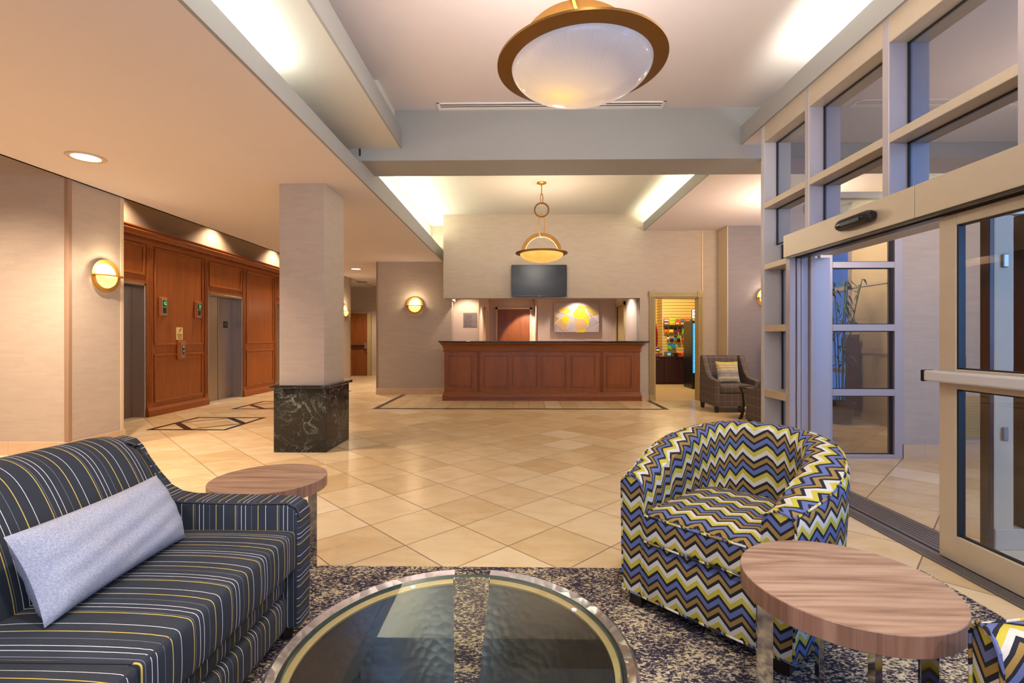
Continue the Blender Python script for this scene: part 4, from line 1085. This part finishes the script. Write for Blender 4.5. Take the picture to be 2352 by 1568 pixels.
# arms: side profile with the scooped rise at the back
AP = [(-.862, .065), (-.858, .30), (-.858, .50), (-.872, .538), (-.91, .556), (-1.05, .560), (-1.22, .563), (-1.33, .566), (-1.385, .575), (-1.43, .60), (-1.475, .65), (-1.52, .71), (-1.55, .76), (-1.58, .79), (-1.63, .80), (-1.69, .77), (-1.73, .70), (-1.74, .065)]
for ya, yb in ((1.872, 1.985), (.215, .328)):
    b = BM(); prism(b, AP, 'Y', ya, yb)
    bmesh.ops.recalc_face_normals(b, faces=b.faces)
    es = [e for e in b.edges if abs(e.verts[0].co.y - e.verts[1].co.y) < 1e-6]
    bmesh.ops.bevel(b, geom=es, offset=.018, segments=3, affect='EDGES', profile=.5)
    ar = SO('arm', b, fn=lambda co, n: (co.x + .02, co.z) if abs(n.y) > .75 else ((co.z, co.y) if abs(n.x) > .62 else (co.x + .02 - co.z * .6, co.y)))
    yy = ya + .004 if ya > 1 else yb - .004
    SO('piping', (lambda b: (tube(b, [(x + (.002 if i < 3 else 0), yy, z - (.008 if i > 2 else 0)) for i, (x, z) in enumerate(AP[2:14])], .0045, 6), b)[1])(BM()), 'welt_dark', ar)
for x in (-.93, -1.66):
    for y in (.28, 1.92):
        b = BM(); cyl(b, (x, y, .007), .022, .06, 4, r2=.03); SO('leg', b, 'dark_wood_leg', smooth=False)
# lumbar pillow
def pillow(bm, w, h, t, n=22, pinch=.06):
    top = {}; bot = {}
    for i in range(n + 1):
        for j in range(n + 1):
            u = -1 + 2 * i / n; v = -1 + 2 * j / n
            k = 1 - pinch * (1 - (1 - (1 - abs(v)) ** 2) ) ; 
            x = u * w / 2 * (1 - .05 * (1 - v * v) * abs(u) ** 3); y = v * h / 2 * (1 - .10 * (1 - u * u) * abs(v) ** 3 * .6)
            th = t / 2 * ((1 - abs(u) ** 3.2) * (1 - abs(v) ** 2.6)) ** .48 if abs(u) < 1 and abs(v) < 1 else 0
            th *= 1 + .05 * math.sin(9 * u + 4 * v) + .04 * math.sin(13 * v - 5 * u)
            if i in (0, n) or j in (0, n): top[i, j] = bot[i, j] = bm.verts.new((x, y, 0))
            else: top[i, j] = bm.verts.new((x, y, th)); bot[i, j] = bm.verts.new((x, y, -th))
    for i in range(n):
        for j in range(n):
            for d_, fl in ((top, 0), (bot, 1)):
                g = [d_[i, j], d_[i + 1, j], d_[i + 1, j + 1], d_[i, j + 1]]
                try: bm.faces.new(g[::-1] if fl else g)
                except ValueError: pass
b = BM(); pillow(b, .56, .25, .15)
th_ = math.atan2(.20, -.10)
ex = Vector((-.03, .53, .0)).normalized(); ey = Vector((-.105, .01, .20)).normalized(); ez = ex.cross(ey)
Mx = Matrix(((ex.x, ey.x, ez.x, -1.262), (ex.y, ey.y, ez.y, 1.478), (ex.z, ey.z, ez.z, .586), (0, 0, 0, 1)))
b.transform(Mx); tag(obj('lumbar_pillow', b, 'pillow_fabric', smooth=True), 'pale grey-blue lumbar pillow leaning on the striped sofa', 'pillow')

# --- round walnut side tables
def side_table(loc, label, a0):
    t = thing('side_table', label, 'side table', loc, 0, 'round walnut side tables')
    R = .268
    b = BM(); cyl(b, (0, 0, .446), R, .054, 96); bevel(b, .0015, 1, 1.0)
    bm_top = BM(); cyl(bm_top, (0, 0, .4995), R - .0012, .0012, 96); b2 = obj('table_top', bm_top, 'walnut_top', t, smooth=True)
    obj('top_edge', b, 'walnut_edge', t, smooth=True)
    for k in range(4):
        a = math.radians(a0 + 90 * k); b = BM(); box(b, -.022, .022, -.0075, .0075, 0, .446); bevel(b, .001, 1)
        b.transform(Matrix.Translation((.205 * math.cos(a), .205 * math.sin(a), 0)) @ Matrix.Rotation(a, 4, 'Z')); obj('leg', b, 'chrome', t)
    b = BM()
    for k in range(2):
        a = math.radians(a0 + 90 * k); bb = BM(); box(bb, -.2, .2, -.01, .01, .43 - .004 * k, .446); bb.transform(Matrix.Rotation(a, 4, 'Z')); me = bpy.data.meshes.new('q'); bb.to_mesh(me); bb.free(); b.from_mesh(me)
    obj('top_brace', b, 'chrome', t)
    return t
side_table((.929, 1.411, .007), 'round walnut side table with chrome legs between the two barrel chairs', 75)
side_table((-1.243, 2.388, .007), 'round walnut side table behind the arm of the striped sofa', 40)

# --- coffee table
ct = thing('coffee_table', 'round glass coffee table on two curved hammered metal halves', 'coffee table', (-.158, 1.19, .007))
H_ = .415
def half(sign):
    b = BM()
    a0, a1 = (math.radians(-90 + 8.5), math.radians(90 - 8.5)) if sign > 0 else (math.radians(90 + 8.5), math.radians(270 - 8.5))
    prof = [(.235, 0), (.215, .02), (.205, .07), (.225, .14), (.275, .22), (.335, .30), (.375, .36), (.392, .392), (.400, H_ - .008), (.432, H_ + .002), (.436, H_ - .006), (.412, H_ - .03), (.388, .35), (.35, .29), (.29, .21), (.24, .13), (.222, .07), (.232, .02), (.252, 0)]
    lathe(b, prof, 64, (0, 0, 0), a0, a1, closed=True); return b
for s_ in (1, -1):
    o = obj('hammered_base', half(s_), 'hammered_dark', ct, smooth=True)
    a0, a1 = (-81.2, 81.2) if s_ > 0 else (98.8, 261.2)
    b = BM(); lathe(b, [(.398, H_ - .012), (.430, H_ + .006), (.438, H_ + .001), (.440, H_ - .012), (.402, H_ - .04)], 64, (0, 0, 0), math.radians(a0 - .8), math.radians(a1 + .8), closed=True); obj('rim', b, 'hammered_nickel', ct, smooth=True)
    b = BM(); lathe(b, [(.384, H_ - .016), (.399, H_ - .010), (.399, H_ - .016), (.384, H_ - .022)], 64, (0, 0, 0), math.radians(a0), math.radians(a1), closed=True); obj('lip', b, 'brass_lip', ct, smooth=True)
    for a in ((35, -25) if s_ > 0 else (118, 200)):
        b = BM(); cyl(b, (.384 * math.cos(math.radians(a)), .384 * math.sin(math.radians(a)), H_ - .012), .008, .004, 16); obj('glass_pad', b, 'white_plastic', ct)
b = BM(); cyl(b, (0, 0, H_ - .004), .396, .010, 128); bevel(b, .002, 1, 1.0); gt = obj('glass_top', b, 'table_glass', ct, smooth=True)
b = BM(); lathe(b, [(.3958, H_ - .003), (.3975, H_ - .002), (.3975, H_ + .0045), (.3958, H_ + .0055)], 128, closed=True); obj('glass_edge', b, 'glass_edge', ct, smooth=True)

# --- barrel chairs
def barrel_chair():
    t = thing('barrel_chair', '', 'armchair', (0, 0, 0), 0, 'chevron barrel chairs')
    W2, DP = .350, .76
    def plan(s, w, ys, yb, p):   # s in 0..1 from the left front round the back to the right front
        a = PI * (1 - s)
        if s < .26: return Vector((-w, ys * s / .26))
        if s > .74: return Vector((w, ys * (1 - s) / .26))
        q = (s - .26) / .48; a = PI * (1 - q); c, d = math.cos(a), math.sin(a)
        return Vector((math.copysign(abs(c) ** (2 / p), c) * w, ys + (yb - ys) * abs(d) ** (2 / p)))
    def top(y):
        k = max(0, min(1, y / DP)); return .572 + .190 * (k * k * (3 - 2 * k) * .55 + k * .45)
    n = 72; R = []; arc = 0; prev = None; UV = []
    zb = .062
    for i in range(n + 1):
        s = i / n; o_ = plan(s, W2, .30, DP, 2.35); o_.x += math.copysign(.045, o_.x) * math.sin(PI * min(1, max(0, o_.y / DP))) ** 1.2 * min(1, abs(o_.x) / .2); q = plan(s, W2 - .098, .26, DP - .13, 3.4)
        bow = math.sin(PI * min(1, max(0, o_.y / DP))) * .012
        if prev is not None: arc += (o_ - prev).length
        prev = o_.copy(); h = top(o_.y); d = (q - o_); L = d.length; d = d / L; fl = .008 + .020 * min(1, o_.y / .25)
        sec = []
        for z in (zb, .18, .30, .42, h - .10, h - .03): 
            f = min(1, (z - zb) / .5); sec.append((o_ - d * (fl * f), z))
        sec += [(o_ - d * (fl - .010), h - .008), (o_ + d * L * .22, h + .006), (o_ + d * L * .5, h + .010), (o_ + d * L * .78, h + .002), (q - d * .004, h - .016), (q + d * .004, h - .05), (q + d * .006, h - .14), (q + d * .004, .42), (q, .30), (q, zb)]
        v = 0; cs = []; lp = None
        for p, z in sec:
            P3 = Vector((p.x, p.y, z))
            if lp is not None: v += (P3 - lp).length
            lp = P3; cs.append((P3, v))
        R.append(cs); UV.append(arc)
    b = BM(); L_ = b.loops.layers.uv.verify(); G = [[b.verts.new(p) for p, v in cs] for cs in R]
    m = len(R[0])
    for i in range(n):
        for j in range(m - 1):
            f = b.faces.new((G[i][j], G[i + 1][j], G[i + 1][j + 1], G[i][j + 1]))
            for lp, (ii, jj) in zip(f.loops, ((i, j), (i + 1, j), (i + 1, j + 1), (i, j + 1))): lp[L_].uv = (UV[ii], R[ii][jj][1])
    for idx in (0, n):
        f = b.faces.new(G[idx] if idx else G[idx][::-1])
        for lp in f.loops: lp[L_].uv = (lp.vert.co.x, lp.vert.co.z)
    shell = obj('back_and_arms', b, 'chevron_fabric', t, smooth=True)
    def welt(pts, parent, r=.0045):
        b = BM(); tube(b, pts, r, 6); uvmap(b, lambda co, n: (co.x + co.y, co.z + co.x)); obj('piping', b, 'chevron_fabric', parent, smooth=True)
    welt([(c[6][0].x, c[6][0].y, c[6][0].z) for c in R[::2]], shell)
    for idx in (0, n):
        cs = R[idx]; welt([(p.x, p.y - .002, p.z) for p, v in cs], shell)
    # arm fronts with their outer panel seam
    b = BM(); rbox(b, -.256, .256, -.012, .60, .302, .432, .026, puff=.028, n=12); uvmap(b, lambda co, n: (co.x, co.y) if n.z > .6 else ((co.x, co.z) if abs(n.y) > .5 else (co.y, co.z)))
    sc_ = obj('seat_cushion', b, 'chevron_fabric', t, smooth=True)
    for z in (.424, .312): welt([(-.25, .3, z), (-.25, .02, z), (-.236, -.008, z), (0, -.013, z), (.236, -.008, z), (.25, .02, z), (.25, .3, z)], sc_)
    b = BM(); box(b, -.258, .258, .0, .62, .062, .302); bevel(b, .004, 2); uvmap(b, uvbox); fr = obj('front_panel', b, 'chevron_fabric', t, smooth=True)
    welt([(-.352, .06, .064), (-.352, -.002, .064), (0, -.004, .064), (.352, -.002, .064), (.352, .06, .064)], fr)
    for x in (-.30, .30):
        for y in (.05, .60):
            b = BM(); box(b, x - .03, x + .03, y - .03, y + .03, 0, .07); bevel(b, .003, 1); obj('leg', b, 'dark_wood_leg', t)
    return t
bc = barrel_chair()
ang = math.atan2(-.729, .684)
bc.location = (.705, 1.947, .007); bc.rotation_euler = (0, 0, ang); bc['label'] = 'zigzag upholstered barrel chair facing the glass coffee table, fully in view'
w2 = Vector((-.30, -.95)).normalized(); fl_ = Vector((.998, 1.085)); c2 = fl_ + w2 * .35
clone(bc, (c2.x, c2.y, .007), math.atan2(w2.y, w2.x), 'zigzag barrel chair cut off at the bottom right corner')

# --- plaid armchairs
def plaid_chair():
    t = thing('plaid_armchair', '', 'armchair', (0, 0, 0), 0, 'grey plaid armchairs')
    def U(b): uvmap(b, uvbox); return b
    prof = [(0.0, .10), (0.0, .50), (.012, .525), (.18, .535), (.30, .56), (.38, .62), (.45, .72), (.52, .84), (.56, .90), (.62, .905), (.66, .88), (.68, .5), (.69, .10)]
    for x0, x1 in ((-.36, -.275), (.275, .36)):
        b = BM(); prism(b, prof, 'X', x0, x1); bevel(b, .010, 2, .9); obj('arm', U(b), 'plaid_fabric', t)
    b = BM(); prism(b, [(.50, .36), (.56, .60), (.60, .84), (.62, .905), (.67, .905), (.70, .85), (.70, .10), (.50, .10)], 'X', -.275, .275); bevel(b, .015, 2, .5); obj('backrest', U(b), 'plaid_fabric', t)
    b = BM(); rbox(b, -.273, .273, .0, .52, .31, .435, .03, puff=.02, n=8); obj('seat_cushion', U(b), 'plaid_fabric', t, smooth=True)
    b = BM(); box(b, -.275, .275, .015, .6, .10, .31); bevel(b, .006, 2); obj('seat_base', U(b), 'plaid_fabric', t)
    for x in (-.32, .32):
        for y in (.045, .64): b = BM(); cyl(b, (x, y, 0), .030, .10, 4, r2=.04); obj('leg', b, 'dark_wood_leg', t)
    return t
pc = plaid_chair(); pc.location = (3.485, 7.83, 0); pc['label'] = 'grey plaid armchair with a knitted cushion beside the shop doorway'
clone(pc, (3.46, 6.72, 0), PI, 'grey plaid armchair seen from behind, half hidden by the window frame')
b = BM(); pillow(b, .37, .37, .13, 16); uvmap(b, lambda co, n: (co.x, co.y)); b.transform(Matrix.Translation((3.47, 8.17, .63)) @ Matrix.Rotation(math.radians(72), 4, 'X')); tag(obj('throw_cushion', b, 'knit_fabric', smooth=True), 'square patterned yellow and cream cushion on the plaid armchair', 'cushion')
# --- small table between them
tt = thing('accent_table', 'small hammered metal table with curved black blade legs between the plaid armchairs', 'side table', (3.50, 7.27, 0))
b = BM(); cyl(b, (0, 0, .455), .235, .02, 48); bevel(b, .004, 2, 1.0); obj('table_top', b, 'screen_black', tt, smooth=True)
for k in range(4):
    a = math.radians(180 + 90 * k + 5)
    b = BM(); pr = [(.235, .0), (.205, .03), (.185, .12), (.178, .24), (.195, .36), (.225, .455), (.245, .455), (.215, .36), (.20, .24), (.208, .12), (.235, .045), (.262, .0)]
    prism(b, pr, 'Y', -.02, .02); b.transform(Matrix.Rotation(a, 4, 'Z')); obj('blade_leg', b, 'dark_bronze', tt)
b = BM(); lathe(b, [(.14, .0), (.125, .1), (.12, .24), (.135, .38), (.16, .455), (.15, .455), (.12, .38), (.11, .24), (.115, .1), (.13, 0)], 40, closed=True); obj('drum', b, 'hammered_copper', tt, smooth=True)

# --- potted plants by the seating window
def plant(loc, h, label, n=90, seed=1):
    random.seed(seed)
    t = thing('potted_plant', label, 'plant', loc, 0, 'potted plants by the seating window')
    b = BM(); lathe(b, [(0, 0), (.13, 0), (.17, .30), (.18, .31), (.16, .31), (.15, .27), (0, .27)], 28); obj('pot', b, 'pot_clay', t, smooth=True)
    b = BM(); cyl(b, (0, 0, .262), .15, .012, 24); obj('soil', b, 'soil', t)
    b = BM(); lf = BM()
    for s in range(7):
        a = random.random() * 2 * PI; r0 = .05; lean = random.uniform(.05, .22); pts = []
        for k in range(7):
            f = k / 6; pts.append((math.cos(a) * (r0 + lean * f * f), math.sin(a) * (r0 + lean * f * f), .27 + (h - .35) * f))
        tube(b, pts, .007, 6)
        for _ in range(n // 7):
            f = random.uniform(.3, 1); p = Vector((math.cos(a) * (r0 + lean * f * f), math.sin(a) * (r0 + lean * f * f), .27 + (h - .35) * f))
            d = Vector((random.uniform(-1, 1), random.uniform(-1, 1), random.uniform(-.5, .5))).normalized(); L = random.uniform(.12, .22); w = .014
            s_ = d.cross(Vector((0, 0, 1))).normalized() * w; c = []
            for q, ww, dz in ((0, .3, 0), (.35, 1, .02), (.7, .8, -.01), (1, .05, -.06)):
                m_ = p + d * L * q + Vector((0, 0, dz)); c.append((lf.verts.new(m_ - s_ * ww), lf.verts.new(m_ + s_ * ww)))
            for A_, B_ in zip(c, c[1:]): lf.faces.new((A_[0], A_[1], B_[1], B_[0]))
    obj('stem', b, 'leaf_green', t); obj('foliage', lf, 'leaf_green', t)
plant((4.52, 6.92, 0), 2.1, 'tall leafy potted plant seen through the vestibule glass', 130, 2)
plant((4.50, 8.62, 0), 1.45, 'potted plant whose leaf tip shows beside the window frame', 90, 5)
# --- curtain by the seating window
b = BM(); n = 40; A_ = []; B_ = []
for i in range(n + 1):
    y = 7.16 + .26 * i / n; x = 4.93 + .018 * math.sin(i * 1.25); A_.append((x, y)); B_.append((x + .006, y))
prism(b, A_ + B_[::-1], 'Z', .05, 1.25); tag(obj('curtain', b, 'curtain_red'), 'short rust red curtain beside the seating window, seen through vestibule glass', 'curtain')
bm = BM(); box(bm, 4.11, 4.19, 4.926, 4.93, .98, 1.12)
tag(obj('wall_plate', bbox_(4.385, 4.455, 4.922, 4.93, .885, 1.005, .002, 1), 'dark_bronze'), 'dark square wall plate on the vestibule wallpaper behind the door glass', 'switch plate'); bm.free()
b = BM(); box(b, 4.38, 4.66, 4.918, 4.93, .20, .62)
for i in range(14): box(b, 4.39, 4.65, 4.914, 4.918, .22 + i * .028, .23 + i * .028)
tag(obj('wall_grille', b, 'olive_trim'), 'low louvred wall grille behind the glass of the sliding door', 'grille')

# --- shop
def SX(zx, Y): return (1500 + zx / 12.06 - 1194.5) * Y / 1115
def SZ(zy, Y): return 1.2 + (776 - 700 - zy / 12.06) * Y / 1115
cab = thing('shop_cabinet', 'dark cabinet with steel knobs along the back of the shop', 'cabinet', (3.6, 12.9, 0))
obj('body', bbox_(2.60, 4.62, 12.62, 13.08, .0, .695, .003, 1), 'cabinet_dark', cab, world=True)
obj('counter_top', bbox_(2.60, 4.62, 12.59, 13.08, .695, .715, .003, 1), 'cabinet_dark', cab, world=True)
xs = [2.62, 3.35, 3.90, 4.12, 4.6]
for a, b_, kx in ((2.62, 3.735, 3.55), (3.745, 4.10, 4.03), (4.11, 4.6, 4.17)):
    d_ = obj('door', bbox_(a, b_ - .008, 12.60, 12.62, .06, .69, .003, 1), 'cabinet_dark', cab, world=True)
    b = BM(); cyl(b, (kx, 12.60, .655), .014, -.025, 12, 'Y'); obj('knob', b, 'chrome', d_, world=True)
# shelf for bags
sh = thing('shop_shelf', 'narrow shelf of snack boxes on the slat wall', 'shelf', (4.1, 12.95, 1.55))
obj('board', bbox_(3.84, 4.62, 12.85, 13.10, SZ(548, 12.9) - .012, SZ(548, 12.9), .002, 1), 'olive_trim', sh, world=True)
obj('rail', bbox_(3.84, 4.62, 13.07, 13.10, SZ(600, 12.9) - .012, SZ(600, 12.9), .002, 1), 'olive_trim', sh, world=True)
Yp = 12.92
def bag(x, zt, w, h, mat, label, band=None, kind='snack_bag', grp='snack bags on the shop shelf', y=Yp, t=.05):
    th = thing(kind, label, 'package', (x, y, zt - h), 0, grp)
    b = BM(); rbox(b, -w / 2, w / 2, -t / 2, t / 2, 0, h, .012, n=2); obj('pack', b, mat, th, smooth=True)
    b = BM(); box(b, -w / 2 * .82, w / 2 * .82, -t / 2 - .002, -t / 2 + .002, h * .25, h * .65); obj('print', b, band or 'pack_white', th)
    return th
for zx, w, m, bd, lb in ((345, 140, 'pack_pink', 'pack_white', 'pink snack box, first on the shelf from the left'), (505, 150, 'pack_yellow', 'pack_green', 'yellow snack box with a green band on the shelf'),
                         (655, 115, 'pack_green', 'pack_red', 'green and red snack box in the middle of the shelf'), (790, 110, 'pack_red', 'pack_blue', 'red snack box with a blue print on the shelf'),
                         (920, 115, 'pack_red', 'pack_tan', 'red snack box with a tan print on the shelf'), (1030, 70, 'pack_grey', 'pack_navy', 'grey snack box at the right end of the shelf')):
    bag(SX(zx, Yp), SZ(380, Yp), w / 12.06 * Yp / 1115, .085, m, lb, bd, 'snack_box')
for zx, w, m, bd, lb in ((350, 120, 'pack_navy', 'pack_white', 'navy packet under the pink snack box'), (520, 140, 'pack_yellow', 'pack_tan', 'yellow packet under the yellow snack box'),
                         (660, 110, 'pack_red', 'pack_white', 'red packet with white print at the shelf middle'), (795, 110, 'pack_maroon', 'pack_white', 'maroon packet in front on the shelf'),
                         (925, 105, 'pack_tan', 'pack_red', 'tan packet under the red snack box'), (1035, 70, 'pack_navy', 'pack_grey', 'navy packet at the right end of the shelf')):
    bag(SX(zx, Yp - .07), SZ(468, Yp - .07), w / 12.06 * Yp / 1115, SZ(468, Yp - .07) - SZ(545, Yp - .07) - .002, m, lb, bd, 'snack_packet', y=Yp - .035, t=.03)
def hang(zx, zy0, zy1, w, m, bd, lb, grp):
    th = thing('hanging_package', lb, 'package', (SX(zx, 12.98), 12.98, SZ(zy1, 12.98)), 0, grp); h = SZ(zy0, 12.98) - SZ(zy1, 12.98); w = w / 12.06 * 12.98 / 1115
    b = BM(); rbox(b, -w / 2, w / 2, -.025, .02, 0, h * .62, .014, n=2); obj('product', b, m, th, smooth=True)
    b = BM(); box(b, -w / 2 * .9, w / 2 * .9, -.004, .004, h * .55, h); obj('header_card', b, bd, th)
    b = BM(); tube(b, [(0, .12, h * .95), (0, -.04, h * .95), (0, -.045, h * 1.0)], .004, 6); obj('peg_hook', b, 'black_rubber', th)
G1 = 'hanging goods, upper row'; G2 = 'hanging goods, middle row'; G3 = 'hanging goods, lower row'
for a in ((345, 625, 765, 110, 'pack_orange', 'pack_black', 'black and orange hanging pack, first in the upper row'), (480, 625, 765, 120, 'pack_yellow', 'pack_black', 'black and yellow hanging pack in the upper row'),
          (600, 625, 815, 85, 'pack_plum', 'pack_black', 'plum coloured long hanging pack in the upper row'), (712, 625, 735, 80, 'pack_maroon', 'pack_black', 'small maroon hanging pack in the upper row'),
          (835, 650, 800, 120, 'pack_green', 'pack_green', 'bright green hanging tangle in the upper row'), (940, 625, 740, 60, 'pack_grey', 'pack_grey', 'small grey hanging pack in the upper row'), (1020, 625, 800, 70, 'pack_grey', 'pack_tan', 'grey hanging pack at the right end of the upper row')): hang(*a, G1)
for a in ((390, 850, 950, 60, 'pack_white', 'pack_navy', 'white ball on a navy card, middle row'), (490, 865, 1020, 110, 'pack_navy', 'pack_tan', 'navy pack with a tan header card, middle row'),
          (592, 860, 950, 70, 'pack_blue', 'pack_black', 'small blue hanging pack, middle row'), (678, 860, 1030, 80, 'pack_black', 'pack_green', 'black pack with a green card, middle row'), (780, 850, 1050, 35, 'pack_red', 'pack_maroon', 'thin red hanging item, middle row'),
          (840, 855, 1060, 35, 'pack_green', 'pack_green', 'thin green hanging item, middle row'), (890, 860, 1130, 70, 'pack_black', 'pack_navy', 'long black strap hanging in the middle row'), (985, 860, 990, 80, 'pack_grey', 'pack_grey', 'grey hanging pack at the right of the middle row')): hang(*a, G2)
for a in ((430, 1075, 1240, 110, 'pack_green', 'pack_blue', 'blue and green hanging pack, lower row'), (550, 1075, 1205, 110, 'pack_blue', 'pack_blue', 'bright blue hanging pack, lower row'), (990, 1090, 1200, 80, 'pack_tan', 'pack_white', 'pale hanging pack at the right of the lower row')): hang(*a, G3)
YC = 12.82; G4 = 'goods standing on the shop cabinet'
for zx, zy, w, m, bd, lb in ((320, 1290, 60, 'pack_grey', 'pack_grey', 'grey box on the cabinet, first from the left'), (415, 1285, 110, 'pack_blue', 'pack_white', 'blue and white box on the shop cabinet'),
                             (520, 1335, 70, 'pack_black', 'pack_grey', 'low black tin on the cabinet beside the blue box'), (590, 1330, 60, 'pack_black', 'pack_black', 'plain black tin on the shop cabinet'), (645, 1320, 60, 'pack_black', 'pack_maroon', 'black and maroon tin on the cabinet'),
                             (705, 1300, 60, 'pack_orange', 'pack_plum', 'orange bottle with plum print, first of the orange ones'), (775, 1300, 60, 'pack_orange', 'pack_pink', 'orange bottle with pink print on the cabinet'), (845, 1310, 65, 'pack_orange', 'pack_navy', 'orange bottle with navy print on the cabinet'),
                             (918, 1325, 60, 'pack_white', 'pack_grey', 'white bottle on the shop cabinet'), (1010, 1385, 90, 'pack_red', 'pack_white', 'flat red packet at the right end of the cabinet')):
    z1 = SZ(zy, YC); bag(SX(zx, YC), z1, w / 12.06 * YC / 1115, z1 - .716, m, lb, bd, 'shelf_product', G4, YC, .06)
for zx, zy, w, m, bd, lb, z0 in ((100, 1180, 110, 'pack_navy', 'pack_white', 'navy bag leaning at the left of the shop cabinet', .84), (95, 1345, 100, 'pack_navy', 'pack_pink', 'navy and pink bag low at the left of the cabinet', .716), (195, 1290, 70, 'pack_tan', 'pack_maroon', 'brown bag at the left of the shop cabinet', .716)):
    z1 = SZ(zy, 12.78); bag(SX(zx, 12.78), z1, w / 12.06 * 12.78 / 1115, z1 - z0, m, lb, bd, 'gift_bag', 'bags at the left end of the shop cabinet', 12.78, .08)
bag(SX(150, 13.4), SZ(500, 13.4), .12, .19, 'pack_tan', 'tan hanging snack bag on the left slat wall', 'pack_orange', 'snack_bag', 'snack bags on the left slat wall', 13.55)
b = BM(); n = 24
A_ = [(2.60, 12.0, 1.95), ]
prof = [(2.66, 1.86), (2.80, 1.84), (2.83, 1.70), (2.862, 1.5), (2.90, 1.3), (2.905, 1.15), (2.89, 1.02), (2.66, 1.02)]
prism(b, [(x + .03, z) for x, z in prof], 'Y', 10.36, 10.46); bevel(b, .02, 2, .5); rt = thing('red_garment', 'red garment hanging inside the shop at the left of the doorway', 'garment', (2.8, 10.4, 1.02))
obj('cloth', b, 'cloth_red', rt, world=True, smooth=True)
b = BM(); tube(b, [(2.58, 10.41, 1.93), (2.78, 10.41, 1.93), (2.78, 10.41, 1.87)], .006, 6); obj('hanger', b, 'chrome', rt, world=True)
# drinks cooler with lit edge and price sign
co = thing('drinks_cooler', 'dark drinks cooler with a glowing blue LED edge in the shop', 'cooler', (4.4, 11.7, 0))
obj('cabinet', bbox_(4.035, 4.75, 11.45, 12.05, 0, 1.60, .01, 2), 'plastic_black', co, world=True)
obj('glow_strip', bbox_(4.05, 4.13, 11.435, 11.45, .38, 1.55, .002, 1), 'cooler_glow', co, world=True)
b = BM()
for i in range(22): cyl(b, (4.085, 11.434, .42 + i * .0515), .008, -.004, 8, 'Y')
obj('led_row', b, 'led_blue', co, world=True)
sg2 = thing('price_sign', 'small lit white sign with red, yellow and blue marks on the cooler', 'sign', (4.2, 11.5, 1.66))
obj('panel', bbox_(4.03, 4.26, 11.44, 11.47, 1.665, 1.865, .004, 1), 'plastic_black', sg2, world=True)
obj('lit_face', bbox_(4.038, 4.25, 11.436, 11.44, 1.673, 1.857, .001, 1), 'sign_white', sg2, world=True)
for z, m in ((1.80, 'sign_red'), (1.755, 'sign_yellow'), (1.705, 'sign_blue')): obj('mark', bbox_(4.06, 4.22, 11.432, 11.436, z, z + .028, .0005, 1), m, sg2, world=True)
obj('foot', bbox_(4.12, 4.26, 11.44, 11.50, 1.60, 1.668, .001, 1), 'plastic_black', sg2, world=True)
